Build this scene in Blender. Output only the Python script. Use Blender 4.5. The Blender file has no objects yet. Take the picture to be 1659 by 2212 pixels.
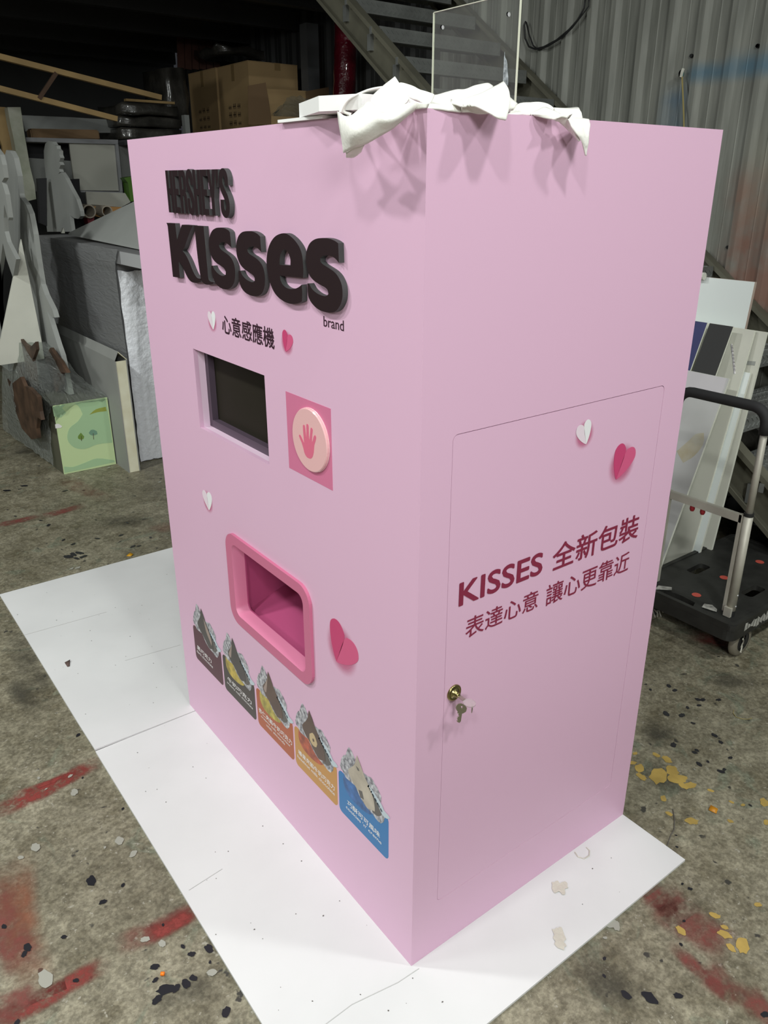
import bpy, bmesh, math, random
from mathutils import Vector, Matrix, Euler, noise
random.seed(7)
C = bpy.context.scene.collection
S = bpy.context.scene
# ---------------------------------------------------------------- camera
FPX, CX, CY = 1693.906, 844.143, 1076.062
cam = bpy.data.cameras.new('camera'); CAM = bpy.data.objects.new('camera', cam); C.objects.link(CAM)
CAM.location = (-.82505, -.99448, 1.6977); CAM.rotation_euler = (1.18816, -.00342, -.65102)
cam.sensor_fit = 'VERTICAL'; cam.sensor_height = 36; cam.lens = FPX / 2212 * 36
cam.shift_x = (829.5 - CX) / 2212; cam.shift_y = (CY - 1106) / 2212
cam.clip_start = .05; cam.clip_end = 60
S.camera = CAM
CM = Euler((1.18816, -.00342, -.65102)).to_matrix(); CP = Vector(CAM.location)
# ---------------------------------------------------------------- world, lamps, exposure
W = bpy.data.worlds.new('world'); S.world = W; W.use_nodes = True
W.node_tree.nodes['Background'].inputs[0].default_value = (.85, .9, 1, 1)
W.node_tree.nodes['Background'].inputs[1].default_value = .03
def lamp(x, y, z, p, size=.35, rot=(0, 0, 0), sy=None):  # makes the ceiling lamps and the added fill lights alike
    l = bpy.data.lights.new('ceiling_and_fill_lamp', 'AREA'); l.energy = p; l.color = (.965, 1, .965)
    l.shape = 'DISK' if sy is None else 'RECTANGLE'; l.size = size
    if sy: l.size_y = sy
    o = bpy.data.objects.new('ceiling_and_fill_lamp', l); C.objects.link(o); o.location = (x, y, z); o.rotation_euler = rot
    return o
KP = 64
lamp(1.9, -2.1, 4.5, KP)
lamp(-.15, -2.1, 4.5, KP)
lamp(-2.3, -2.1, 4.5, KP)
lamp(-2.5, .1, 4.5, KP)
lamp(-2.6, 2.5, 4.5, KP * 1.75)  # overhead fill added to brighten the floor at the back left
def aim(o, t): o.rotation_euler = (Vector(t) - o.location).to_track_quat('-Z', 'Y').to_euler()
aim(lamp(-2.5, -5.2, 3.4, 140, 1.2), (0, 3.0, .6))          # unseen soft fill added behind the camera
aim(lamp(-4.4, 2.2, 3.0, 60, 1.0), (0, 1.2, .6))  # unseen side fill added for the booth's front face
def fill_spot(x, y, z, t, p, deg, blend=.5):  # unseen spot added as fill light
    l = bpy.data.lights.new('added_fill_spot', 'SPOT'); l.energy = p; l.color = (.965, 1, .965); l.spot_size = math.radians(deg); l.spot_blend = blend; l.shadow_soft_size = .15
    o = bpy.data.objects.new('added_fill_spot', l); C.objects.link(o); o.location = (x, y, z); aim(o, t)
fill_spot(-1.6, -5.6, 2.6, (.62, 0, 1.66), 100, 25, .6)  # added for the upper side face; cone edge leaves the lower part dimmer
S.view_settings.view_transform = 'Standard'; S.view_settings.look = 'None'
S.view_settings.gamma = 1; S.view_settings.use_curve_mapping = False
S.view_settings.exposure = 0.0
# ---------------------------------------------------------------- pixel -> point on a real plane
def ray(px, py): return CM @ Vector(((px - CX) / FPX, -(py - CY) / FPX, -1))
def on(px, py, ax, v):
    d = ray(px, py); return CP + d * ((v - CP[ax]) / d[ax])
def atx(px, py, v): return on(px, py, 0, v)
def aty(px, py, v): return on(px, py, 1, v)
def atz(px, py, v=0): return on(px, py, 2, v)
def zm(ox, oy, k): return lambda a, b: (ox + a / k, oy + b / k)
# ---------------------------------------------------------------- materials
def mat(name, col, rough=.6, metal=0, spec=.5, var=0, vs=6, bump=0, bs=60, col2=None, coat=0, emit=0):
    m = bpy.data.materials.new(name); m.use_nodes = True; nt = m.node_tree; n = nt.nodes; L = nt.links
    b = n['Principled BSDF']; b.inputs['Base Color'].default_value = (*col, 1)
    b.inputs['Roughness'].default_value = rough; b.inputs['Metallic'].default_value = metal
    b.inputs['Specular IOR Level'].default_value = spec; b.inputs['Coat Weight'].default_value = coat
    tc = None
    if var or col2 or bump:
        tc = n.new('ShaderNodeTexCoord')
    if var or col2:
        t = n.new('ShaderNodeTexNoise'); t.inputs['Scale'].default_value = vs; t.inputs['Detail'].default_value = 6
        L.new(tc.outputs['Object'], t.inputs['Vector'])
        r = n.new('ShaderNodeValToRGB'); r.color_ramp.elements[0].position = .35; r.color_ramp.elements[1].position = .68
        a = col2 or tuple(c * (1 - var) for c in col)
        r.color_ramp.elements[0].color = (*a, 1); r.color_ramp.elements[1].color = (*[min(1, c * (1 + (var if not col2 else 0))) for c in col], 1)
        L.new(t.outputs['Fac'], r.inputs['Fac']); L.new(r.outputs['Color'], b.inputs['Base Color'])
    if bump:
        t = n.new('ShaderNodeTexNoise'); t.inputs['Scale'].default_value = bs; t.inputs['Detail'].default_value = 5
        L.new(tc.outputs['Object'], t.inputs['Vector'])
        bp = n.new('ShaderNodeBump'); bp.inputs['Strength'].default_value = bump; bp.inputs['Distance'].default_value = .01
        L.new(t.outputs['Fac'], bp.inputs['Height']); L.new(bp.outputs['Normal'], b.inputs['Normal'])
    return m
def s2l(r, g, b):
    f = lambda c: (c / 255 / 12.92) if c / 255 < .04045 else ((c / 255 + .055) / 1.055) ** 2.4
    return (f(r), f(g), f(b))
M = {}
M['pink'] = mat('pink_laminate', (.715, .455, .615), .42, spec=.35, bump=.02, bs=400)
M['white'] = mat('foam_white', (.85, .85, .84), .7, spec=.2, var=.03, vs=3)
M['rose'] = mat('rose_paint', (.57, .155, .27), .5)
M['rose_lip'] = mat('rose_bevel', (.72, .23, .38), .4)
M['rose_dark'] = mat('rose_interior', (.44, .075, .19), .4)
M['sq'] = mat('rose_vinyl', (.62, .175, .31), .5)
M['disc'] = mat('blush_acrylic', (.80, .47, .48), .2, coat=.4)
M['hand'] = mat('coral_print', (.70, .15, .25), .4)
M['letter'] = mat('dark_brown_face', (.019, .009, .011), .5, spec=.3)
M['letter_side'] = mat('charcoal_edge', (.055, .06, .058), .6)
M['ink'] = mat('dark_plum_ink', (.035, .010, .022), .5)
M['wine'] = mat('wine_ink', (.23, .018, .055), .5)
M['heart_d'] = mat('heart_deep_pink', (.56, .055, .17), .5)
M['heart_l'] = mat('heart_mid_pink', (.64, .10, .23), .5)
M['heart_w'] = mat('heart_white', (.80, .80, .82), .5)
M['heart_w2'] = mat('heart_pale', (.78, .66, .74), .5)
M['screen'] = mat('dark_screen', (.020, .017, .012), .55, spec=.15)
M['bezel'] = mat('dark_violet_bezel', (.075, .052, .075), .5)
M['pale'] = mat('pale_reveal', (.80, .60, .74), .5)
M['brass'] = mat('antique_brass', (.32, .27, .12), .28, metal=1)
M['steel'] = mat('nickel', (.50, .48, .40), .35, metal=1)
M['cloth'] = mat('ivory_fleece', (.86, .85, .80), .9, spec=.1, bump=.15, bs=120)
M['black'] = mat('black_plastic', (.022, .022, .020), .55, var=.3, vs=12, bump=.1)
M['rubber'] = mat('black_rubber', (.012, .012, .012), .7)
M['foamgrip'] = mat('black_foam', (.018, .018, .019), .75, bump=.05, bs=300)
M['alu'] = mat('aluminium', (.52, .50, .43), .5, metal=.25, var=.12, vs=9)
M['wheel'] = mat('wheel_tread', (.20, .18, .14), .5)
M['red'] = mat('red_plastic', (.26, .012, .018), .5)
M['orange_dot'] = mat('coral_sticker', (.52, .085, .060), .6)
M['galv'] = mat('galvanised_plate', (.25, .26, .25), .45, metal=.5, var=.2, vs=5)
M['stringer'] = mat('olive_grey_steel', (.14, .135, .10), .6, metal=.2, var=.2, vs=4)
M['cardboard'] = mat('brown_cardboard', (.46, .31, .15), .8, var=.06, vs=3)
M['kraft_dark'] = mat('dark_cardboard', (.20, .125, .065), .85)
M['tape'] = mat('tan_tape', (.30, .20, .09), .3)
M['print'] = mat('dark_print', (.08, .05, .03), .8)
M['panelgrey'] = mat('grey_foamboard', (.31, .32, .305), .75, var=.06, vs=3)
M['panelwhite'] = mat('offwhite_board', (.60, .60, .53), .7, var=.05, vs=4)
M['coolwhite'] = mat('cool_white_board', (.74, .79, .78), .5)
M['edge'] = mat('board_edge', (.68, .69, .60), .8)
M['wood'] = mat('pine', (.36, .24, .10), .7, var=.2, vs=3)
M['darkwood'] = mat('dark_wood', (.09, .05, .03), .8, var=.3, vs=4)
M['navy'] = mat('navy_print', (.030, .034, .12), .35, var=.2, vs=6)
M['blackboard'] = mat('matt_black_panel', (.026, .026, .026), .6)
M['green1'] = mat('pale_green_print', (.56, .70, .38), .5)
M['green2'] = mat('sage_print', (.38, .56, .33), .5)
M['green3'] = mat('leaf_green_print', (.16, .27, .05), .5)
M['teal'] = mat('teal_print', (.17, .31, .22), .5)
M['yellowp'] = mat('yellow_green_print', (.30, .34, .06), .5)
M['brownp'] = mat('brown_print', (.075, .042, .025), .6, var=.5, vs=8)
M['lilac'] = mat('lilac_print', (.40, .38, .42), .5)
M['darkfab'] = mat('dark_fabric', (.010, .010, .012), .8)
M['redwrap'] = mat('red_film_roll', (.10, .004, .012), .12, bump=.5, bs=50, coat=1)
M['col'] = mat('grey_column', (.10, .105, .11), .6)
M['rope'] = mat('yellow_rope', (.33, .27, .10), .8)
M['cable'] = mat('black_cable', (.012, .012, .012), .5)
M['tealplug'] = mat('teal_cap', (.05, .16, .15), .5)
M['tube'] = mat('paper_tube', (.34, .30, .24), .8)
M['orangecard'] = mat('orange_card', (.40, .20, .06), .7)
M['lime'] = mat('green_plastic', (.10, .22, .03), .5)
M['silver'] = mat('silver_edge', (.62, .63, .65), .25, metal=.3)
M['foil'] = mat('foil_print', (.62, .62, .65), .3, col2=(.10, .10, .12), vs=90)
M['ribbon'] = mat('ribbon_print', (.52, .60, .66), .5)
M['ribbonink'] = mat('ribbon_blue_ink', (.07, .25, .42), .5)
M['choc'] = mat('choc_print', (.062, .055, .046), .4, col2=(.050, .040, .036), vs=14)
M['choc_hi'] = mat('choc_highlight_print', (.32, .24, .20), .4)
M['milk'] = mat('milk_choc_print', (.115, .068, .042), .4, col2=(.085, .05, .034), vs=14)
M['creme'] = mat('creme_print', (.55, .49, .40), .5, col2=(.40, .35, .28), vs=22)
M['shade'] = mat('grey_print', (.12, .11, .10), .5)
M['wht'] = mat('white_ink', (.82, .80, .80), .5)
M['acr_edge'] = mat('acrylic_edge', (.62, .66, .52), .3)
def glassy(name, tint, alpha, rough, bump, bs, distort=0, wid=1, hi=.5):
    m = bpy.data.materials.new(name); m.use_nodes = True; nt = m.node_tree; n = nt.nodes; L = nt.links
    for x in list(n): n.remove(x)
    o = n.new('ShaderNodeOutputMaterial'); tr = n.new('ShaderNodeBsdfTransparent'); tr.inputs[0].default_value = (*tint, 1)
    g = n.new('ShaderNodeBsdfPrincipled'); g.inputs['Base Color'].default_value = (*[c * .55 for c in tint], 1); g.inputs['Roughness'].default_value = rough
    g.inputs['Specular IOR Level'].default_value = 1
    mx = n.new('ShaderNodeMixShader'); lw = n.new('ShaderNodeLayerWeight'); lw.inputs[0].default_value = .35
    mr = n.new('ShaderNodeMapRange'); mr.inputs['To Min'].default_value = alpha; mr.inputs['To Max'].default_value = min(1, alpha + hi)
    tc = n.new('ShaderNodeTexCoord'); mp = n.new('ShaderNodeMapping'); mp.inputs['Scale'].default_value = (1, 1, wid)
    t = n.new('ShaderNodeTexNoise'); t.inputs['Scale'].default_value = bs
    t.inputs['Detail'].default_value = 5; t.inputs['Distortion'].default_value = distort
    L.new(tc.outputs['Object'], mp.inputs[0]); L.new(mp.outputs[0], t.inputs['Vector'])
    bp = n.new('ShaderNodeBump'); bp.inputs['Strength'].default_value = bump; bp.inputs['Distance'].default_value = .02
    L.new(t.outputs['Fac'], bp.inputs['Height']); L.new(bp.outputs[0], g.inputs['Normal'])
    L.new(lw.outputs['Facing'], mr.inputs['Value']); L.new(mr.outputs[0], mx.inputs[0])
    L.new(tr.outputs[0], mx.inputs[1]); L.new(g.outputs[0], mx.inputs[2]); L.new(mx.outputs[0], o.inputs[0])
    return m
M['film'] = glassy('clear_stretch_film', (.80, .84, .80), .12, .12, 1, 22, 1.5)
M['film2'] = glassy('grey_stretch_film', (.60, .61, .62), .42, .25, .4, 5, 2, 5)
M['acrylic'] = glassy('clear_acrylic', (.93, .95, .92), .03, .03, 0, 5, hi=.14)
M['keycap'] = glassy('clear_key_head', (.95, .85, .88), .35, .1, 0, 5)
M['bubble'] = mat('bubble_wrap_white', (.80, .82, .87), .22, bump=.9, bs=34, coat=.6)
M['wrapdark'] = mat('dark_wrapped_bundle', (.045, .042, .036), .3, bump=.8, bs=12, coat=.5, var=.4, vs=9)
M['casewrap'] = mat('charcoal_case', (.20, .20, .205), .6, var=.25, vs=3)
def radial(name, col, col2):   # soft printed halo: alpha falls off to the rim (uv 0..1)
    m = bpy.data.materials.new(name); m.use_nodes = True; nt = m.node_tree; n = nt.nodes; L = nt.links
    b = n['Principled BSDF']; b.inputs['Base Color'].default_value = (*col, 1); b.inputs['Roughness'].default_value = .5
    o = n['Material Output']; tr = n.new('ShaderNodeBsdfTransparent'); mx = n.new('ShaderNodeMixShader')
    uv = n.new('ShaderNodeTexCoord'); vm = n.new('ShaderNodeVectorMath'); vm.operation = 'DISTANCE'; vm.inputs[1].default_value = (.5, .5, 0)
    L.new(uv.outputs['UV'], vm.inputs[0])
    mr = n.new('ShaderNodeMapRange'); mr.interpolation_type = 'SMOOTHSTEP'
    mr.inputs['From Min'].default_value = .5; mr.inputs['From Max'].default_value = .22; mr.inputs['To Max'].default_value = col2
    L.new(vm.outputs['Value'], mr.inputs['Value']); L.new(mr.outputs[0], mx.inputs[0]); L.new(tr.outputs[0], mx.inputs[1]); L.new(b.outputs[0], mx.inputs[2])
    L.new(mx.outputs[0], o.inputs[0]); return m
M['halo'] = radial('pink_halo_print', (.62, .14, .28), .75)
def spray(name, col, dens=.8, ns=30, soft=.35):   # worn sprayed paint, uv 0..1 fades at the rim
    m = bpy.data.materials.new(name); m.use_nodes = True; nt = m.node_tree; n = nt.nodes; L = nt.links
    b = n['Principled BSDF']; b.inputs['Base Color'].default_value = (*col, 1); b.inputs['Roughness'].default_value = .7
    o = n['Material Output']; tr = n.new('ShaderNodeBsdfTransparent'); mx = n.new('ShaderNodeMixShader')
    uv = n.new('ShaderNodeTexCoord'); sx = n.new('ShaderNodeSeparateXYZ'); L.new(uv.outputs['UV'], sx.inputs[0])
    def tri(out):
        a = n.new('ShaderNodeMath'); a.operation = 'PINGPONG'; a.inputs[1].default_value = .5; L.new(out, a.inputs[0])
        c = n.new('ShaderNodeMapRange'); c.interpolation_type = 'SMOOTHSTEP'; c.inputs['From Max'].default_value = soft; L.new(a.outputs[0], c.inputs['Value']); return c.outputs[0]
    mu = n.new('ShaderNodeMath'); mu.operation = 'MULTIPLY'; L.new(tri(sx.outputs[0]), mu.inputs[0]); L.new(tri(sx.outputs[1]), mu.inputs[1])
    t = n.new('ShaderNodeTexNoise'); t.inputs['Scale'].default_value = ns; t.inputs['Detail'].default_value = 8; t.inputs['Roughness'].default_value = .7
    L.new(uv.outputs['Object'], t.inputs['Vector'])
    r = n.new('ShaderNodeMapRange'); r.inputs['From Min'].default_value = .35; r.inputs['From Max'].default_value = .62; r.inputs['To Min'].default_value = .15; L.new(t.outputs['Fac'], r.inputs['Value'])
    m2 = n.new('ShaderNodeMath'); m2.operation = 'MULTIPLY'; L.new(mu.outputs[0], m2.inputs[0]); L.new(r.outputs[0], m2.inputs[1])
    m3 = n.new('ShaderNodeMath'); m3.operation = 'MULTIPLY'; m3.inputs[1].default_value = dens; L.new(m2.outputs[0], m3.inputs[0])
    L.new(m3.outputs[0], mx.inputs[0]); L.new(tr.outputs[0], mx.inputs[1]); L.new(b.outputs[0], mx.inputs[2]); L.new(mx.outputs[0], o.inputs[0]); return m
M['lilacboard'] = mat('cool_grey_board', (.50, .50, .50), .7, col2=(.42, .42, .41), vs=3)
M['lilac2'] = mat('lilac_grey_strip', (.55, .53, .55), .7, var=.06, vs=6)
M['stain'] = mat('tan_stain', (.42, .37, .26), .8, col2=(.48, .46, .38), vs=18)
M['redspray'] = spray('red_spray_paint', (.23, .035, .028), 1.25, 34)
M['redpale'] = spray('pale_red_paint', (.22, .08, .06), .4, 14)
M['redfaint'] = spray('faded_red_paint', (.22, .055, .045), .8, 22)
M['orangefaint'] = spray('faded_orange_paint', (.30, .10, .05), .6, 10)
M['dirt'] = spray('dark_stain', (.06, .055, .04), .7, 8, .5)
M['yellow'] = mat('yellow_paint', (.42, .29, .075), .6, var=.15, vs=20)
M['tarspot'] = mat('black_tar', (.018, .018, .022), .35)
M['palespot'] = mat('pale_paint_drop', (.33, .325, .28), .6)
M['glue'] = mat('dried_glue', (.60, .57, .49), .25, bump=.4, bs=60)
def concrete():
    m = bpy.data.materials.new('worn_concrete'); m.use_nodes = True; nt = m.node_tree; n = nt.nodes; L = nt.links
    b = n['Principled BSDF']; tc = n.new('ShaderNodeTexCoord')
    def no(s, d=8, r=.6, dist=0):
        t = n.new('ShaderNodeTexNoise'); t.inputs['Scale'].default_value = s; t.inputs['Detail'].default_value = d
        t.inputs['Roughness'].default_value = r; t.inputs['Distortion'].default_value = dist
        L.new(tc.outputs['Object'], t.inputs['Vector']); return t.outputs['Fac']
    def ramp(f, p0, c0, p1, c1):
        r = n.new('ShaderNodeValToRGB'); e = r.color_ramp.elements; e[0].position = p0; e[0].color = (*c0, 1); e[1].position = p1; e[1].color = (*c1, 1)
        L.new(f, r.inputs[0]); return r.outputs[0]
    def mix(f, a, c, mode='MIX'):
        x = n.new('ShaderNodeMix'); x.data_type = 'RGBA'; x.blend_type = mode
        if isinstance(f, float): x.inputs[0].default_value = f
        else: L.new(f, x.inputs[0])
        L.new(a, x.inputs[6]) if not isinstance(a, tuple) else setattr(x.inputs[6], 'default_value', (*a, 1))
        L.new(c, x.inputs[7]) if not isinstance(c, tuple) else setattr(x.inputs[7], 'default_value', (*c, 1))
        return x.outputs[2]
    base = ramp(no(3, 10, .65, .6), .33, (.160, .145, .100), .68, (.330, .305, .225))
    g = mix(ramp(no(7, 10, .75), .47, (0, 0, 0), .66, (1, 1, 1)), base, (.135, .118, .075))
    g = mix(ramp(no(5.3, 6, .6, 1.5), .58, (0, 0, 0), .66, (.8, .8, .8)), g, (.19, .205, .15))
    f = ramp(no(30, 10, .82), .40, (.68, .67, .65), .60, (1.16, 1.16, 1.15))
    g2 = mix(1.0, g, f, 'MULTIPLY')
    g2 = mix(1.0, g2, ramp(no(95, 4, .6), .40, (.72, .71, .69), .60, (1.12, 1.12, 1.12)), 'MULTIPLY')
    g3 = mix(ramp(no(70, 4, .6), .64, (0, 0, 0), .70, (1, 1, 1)), g2, (.34, .32, .26))
    g4 = mix(ramp(no(24, 3, .5), .68, (0, 0, 0), .72, (1, 1, 1)), g3, (.045, .042, .035))
    L.new(g4, b.inputs['Base Color'])
    rr = n.new('ShaderNodeMapRange'); rr.inputs['To Min'].default_value = .38; rr.inputs['To Max'].default_value = .75; L.new(no(4), rr.inputs['Value']); L.new(rr.outputs[0], b.inputs['Roughness'])
    bp = n.new('ShaderNodeBump'); bp.inputs['Strength'].default_value = .25; bp.inputs['Distance'].default_value = .006; L.new(no(40), bp.inputs['Height']); L.new(bp.outputs[0], b.inputs['Normal'])
    return m
M['concrete'] = concrete()
def wallmat():
    m = mat('galvanised_cladding', (.215, .22, .195), .55, metal=.05); nt = m.node_tree; n = nt.nodes; L = nt.links; b = n['Principled BSDF']
    tc = n.new('ShaderNodeTexCoord'); sx = n.new('ShaderNodeSeparateXYZ'); L.new(tc.outputs['Object'], sx.inputs[0])
    mp = n.new('ShaderNodeMapping'); mp.inputs['Scale'].default_value = (3, 8, .7); L.new(tc.outputs['Object'], mp.inputs[0])
    t = n.new('ShaderNodeTexNoise'); t.inputs['Scale'].default_value = 3; t.inputs['Detail'].default_value = 8; L.new(mp.outputs[0], t.inputs['Vector'])
    r = n.new('ShaderNodeValToRGB'); r.color_ramp.elements[0].color = (.15, .155, .135, 1); r.color_ramp.elements[1].color = (.27, .275, .245, 1)
    r.color_ramp.elements[0].position = .3; r.color_ramp.elements[1].position = .7; L.new(t.outputs['Fac'], r.inputs[0])
    cur = r.outputs[0]
    t2 = n.new('ShaderNodeTexNoise'); t2.inputs['Scale'].default_value = 6; t2.inputs['Detail'].default_value = 6; L.new(tc.outputs['Object'], t2.inputs['Vector'])
    def box(y0, y1, z0, z1, soft, col, k, nk=.6):
        nonlocal cur
        def band(out, a, c):
            mr = n.new('ShaderNodeMath'); mr.operation = 'SUBTRACT'; mr.inputs[1].default_value = (a + c) / 2; L.new(out, mr.inputs[0])
            ab = n.new('ShaderNodeMath'); ab.operation = 'ABSOLUTE'; L.new(mr.outputs[0], ab.inputs[0])
            mm = n.new('ShaderNodeMapRange'); mm.interpolation_type = 'SMOOTHSTEP'; mm.inputs['From Min'].default_value = (c - a) / 2 + soft; mm.inputs['From Max'].default_value = max(0, (c - a) / 2 - soft); L.new(ab.outputs[0], mm.inputs['Value']); return mm.outputs[0]
        a = band(sx.outputs[1], y0, y1); c = band(sx.outputs[2], z0, z1)
        q = n.new('ShaderNodeMath'); q.operation = 'MULTIPLY'; L.new(a, q.inputs[0]); L.new(c, q.inputs[1])
        tt = n.new('ShaderNodeMapRange'); tt.inputs['From Min'].default_value = .35; tt.inputs['From Max'].default_value = .6; tt.inputs['To Min'].default_value = 1 - nk; L.new(t2.outputs['Fac'], tt.inputs['Value'])
        q2 = n.new('ShaderNodeMath'); q2.operation = 'MULTIPLY'; L.new(q.outputs[0], q2.inputs[0]); L.new(tt.outputs[0], q2.inputs[1])
        q3 = n.new('ShaderNodeMath'); q3.operation = 'MULTIPLY'; q3.inputs[1].default_value = k; L.new(q2.outputs[0], q3.inputs[0])
        x = n.new('ShaderNodeMix'); x.data_type = 'RGBA'; L.new(q3.outputs[0], x.inputs[0]); L.new(cur, x.inputs[6]); x.inputs[7].default_value = (*col, 1); cur = x.outputs[2]
    box(1.45, 2.0, 2.235, 2.315, .04, (.06, .15, .22), .8, .3)
    box(1.2, 1.75, 2.26, 2.35, .05, (.06, .15, .22), .5, .5)
    box(1.99, 2.15, 1.9, 2.2, .07, (.05, .12, .20), .7, .5)
    box(1.15, 1.62, .9, 1.75, .12, (.22, .09, .06), .75, .8)
    box(1.0, 1.5, 1.5, 1.95, .15, (.30, .27, .20), .6, .9)
    L.new(cur, b.inputs['Base Color'])
    return m
M['wall'] = wallmat()
M['dark'] = mat('dark_and_shaded_cladding', (.030, .031, .031), .7, var=.2, vs=2)  # dark walls and deck; on the far right-wall sheets it stands for shade
M['palletwood'] = mat('pallet_wood', (.10, .04, .028), .8, var=.3, vs=5)
M['ceil'] = mat('dark_ceiling', (.018, .018, .018), .8)
# ---------------------------------------------------------------- object helpers
def tag(o, label=None, cat=None, group=None, kind=None):
    if label: o['label'] = label
    if cat: o['category'] = cat
    if group: o['group'] = group
    if kind: o['kind'] = kind
    return o
def thing(name, label, cat, loc=(0, 0, 0), rz=0, group=None):
    o = bpy.data.objects.new(name, None); C.objects.link(o); o.location = loc; o.rotation_euler = (0, 0, rz); o.empty_display_size = .05
    return tag(o, label, cat, group)
def wm(o):
    return (wm(o.parent) @ o.matrix_parent_inverse if o.parent else Matrix()) @ o.matrix_basis
def link(name, me, m=None, parent=None):
    o = bpy.data.objects.new(name, me); C.objects.link(o)
    if m: me.materials.clear(); me.materials.append(m if not isinstance(m, str) else M[m])
    if parent:
        o.parent = parent; o.matrix_parent_inverse = wm(parent).inverted()       # part geometry is written in world coordinates
    return o
def mesh(name, vs, fs, m, parent=None, smooth=False):
    me = bpy.data.meshes.new(name); me.from_pydata([tuple(v) for v in vs], [], fs); me.update()
    if smooth: me.polygons.foreach_set('use_smooth', [True] * len(me.polygons))
    return link(name, me, m, parent)
def boxv(x0, x1, y0, y1, z0, z1):
    return [(x, y, z) for z in (z0, z1) for y in (y0, y1) for x in (x0, x1)], [(0, 2, 3, 1), (4, 5, 7, 6), (0, 1, 5, 4), (2, 6, 7, 3), (0, 4, 6, 2), (1, 3, 7, 5)]
class MB:
    def __init__(s): s.v = []; s.f = []
    def add(s, vs, fs): k = len(s.v); s.v += [tuple(v) for v in vs]; s.f += [tuple(i + k for i in f) for f in fs]; return s
    def box(s, *a): return s.add(*boxv(*a))
    def obox(s, c, ex, ey, ez):   # centre and half-extent vectors
        c, ex, ey, ez = map(Vector, (c, ex, ey, ez))
        return s.add([c + ex * a + ey * b + ez * d for d in (-1, 1) for b in (-1, 1) for a in (-1, 1)], boxv(0, 1, 0, 1, 0, 1)[1])
    def bar(s, a, b, w, h, up=(0, 0, 1)):
        a, b = Vector(a), Vector(b); d = (b - a); u = Vector(up); sx = d.cross(u).normalized(); u2 = sx.cross(d).normalized()
        return s.obox((a + b) / 2, d / 2, sx * w / 2, u2 * h / 2)
    def tube(s, pts, r, n=12, caps=True):
        pts = [Vector(p) for p in pts]; rs = r if isinstance(r, (list, tuple)) else [r] * len(pts); k = len(s.v); ref = None
        for i, p in enumerate(pts):
            d = (pts[min(i + 1, len(pts) - 1)] - pts[max(i - 1, 0)]).normalized()
            if ref is None: ref = d.orthogonal().normalized()
            ref = (ref - d * ref.dot(d)).normalized(); w = d.cross(ref)
            for j in range(n):
                a = 2 * math.pi * j / n; s.v.append(tuple(p + (ref * math.cos(a) + w * math.sin(a)) * rs[i]))
        for i in range(len(pts) - 1):
            for j in range(n):
                s.f.append((k + i * n + j, k + i * n + (j + 1) % n, k + (i + 1) * n + (j + 1) % n, k + (i + 1) * n + j))
        if caps: s.f.append(tuple(k + j for j in reversed(range(n)))); s.f.append(tuple(k + (len(pts) - 1) * n + j for j in range(n)))
        return s
    def build(s, name, m, parent=None, smooth=False, bevel=0):
        o = mesh(name, s.v, s.f, m, parent, smooth)
        if bevel:
            bm = bmesh.new(); bm.from_mesh(o.data); bmesh.ops.bevel(bm, geom=bm.edges, offset=bevel, segments=2, affect='EDGES', clamp_overlap=True); bm.to_mesh(o.data); bm.free()
        return o
def crom(pts, seg=5, closed=True, corner=48):
    """Catmull-Rom through 2-D points, keeping sharp corners sharp."""
    P = [Vector(p) for p in pts]; n = len(P); out = []
    def sharp(i):
        if not closed and i in (0, n - 1): return True
        a = P[i] - P[i - 1]; b = P[(i + 1) % n] - P[i]
        if a.length < 1e-9 or b.length < 1e-9: return True
        return a.angle(b) > math.radians(corner)
    for i in range(n if closed else n - 1):
        p1, p2 = P[i], P[(i + 1) % n]
        p0 = P[i - 1] if not sharp(i) else p1 * 2 - p2
        p3 = P[(i + 2) % n] if not sharp((i + 1) % n) else p2 * 2 - p1
        for k in range(seg):
            t = k / seg
            out.append(.5 * ((2 * p1) + (p2 - p0) * t + (2 * p0 - 5 * p1 + 4 * p2 - p3) * t * t + (3 * p1 - p0 - 3 * p2 + p3) * t ** 3))
    if not closed: out.append(P[-1])
    return [tuple(p) for p in out]
# face frames: u to the right, v up, n outwards
FL = Matrix(((0, 0, -1, 0), (-1, 0, 0, 0), (0, 1, 0, 0), (0, 0, 0, 1)))      # front face of the booth, x = 0
FR = Matrix(((1, 0, 0, 0), (0, 0, -1, 0), (0, 1, 0, 0), (0, 0, 0, 1)))       # side face of the booth, y = 0
def uvL(px, py, d=0): p = atx(px, py, -d); return (-p.y, p.z)
def uvR(px, py, d=0): p = aty(px, py, -d); return (p.x, p.z)
def slab(name, loops, d0, d1, m, parent, F=FL, bevel=0, side=None):
    """flat shape from 2-D loops (even-odd holes) between depth d0 and d1 along the frame's normal"""
    cu = bpy.data.curves.new(name, 'CURVE'); cu.dimensions = '2D'; cu.fill_mode = 'BOTH'
    for lp in loops:
        sp = cu.splines.new('POLY'); sp.points.add(len(lp) - 1); sp.use_cyclic_u = True
        for i, p in enumerate(lp): sp.points[i].co = (p[0], p[1], 0, 1)
    cu.extrude = abs(d1 - d0) / 2; cu.bevel_depth = 0
    o = bpy.data.objects.new(name, cu); C.objects.link(o)
    me = bpy.data.meshes.new_from_object(o.evaluated_get(bpy.context.evaluated_depsgraph_get())); me.name = name
    bpy.data.objects.remove(o); bpy.data.curves.remove(cu)
    me.transform(F @ Matrix.Translation((0, 0, (d0 + d1) / 2)))
    me.polygons.foreach_set('use_smooth', [False] * len(me.polygons)); me.update()
    if side:
        nrm = (F.to_3x3() @ Vector((0, 0, 1))); r = link(name, me, m, parent); me.materials.append(M[side])
        for p in me.polygons:
            if abs(p.normal.dot(nrm)) < .5: p.material_index = 1
        return r
    return link(name, me, m, parent)
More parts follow.
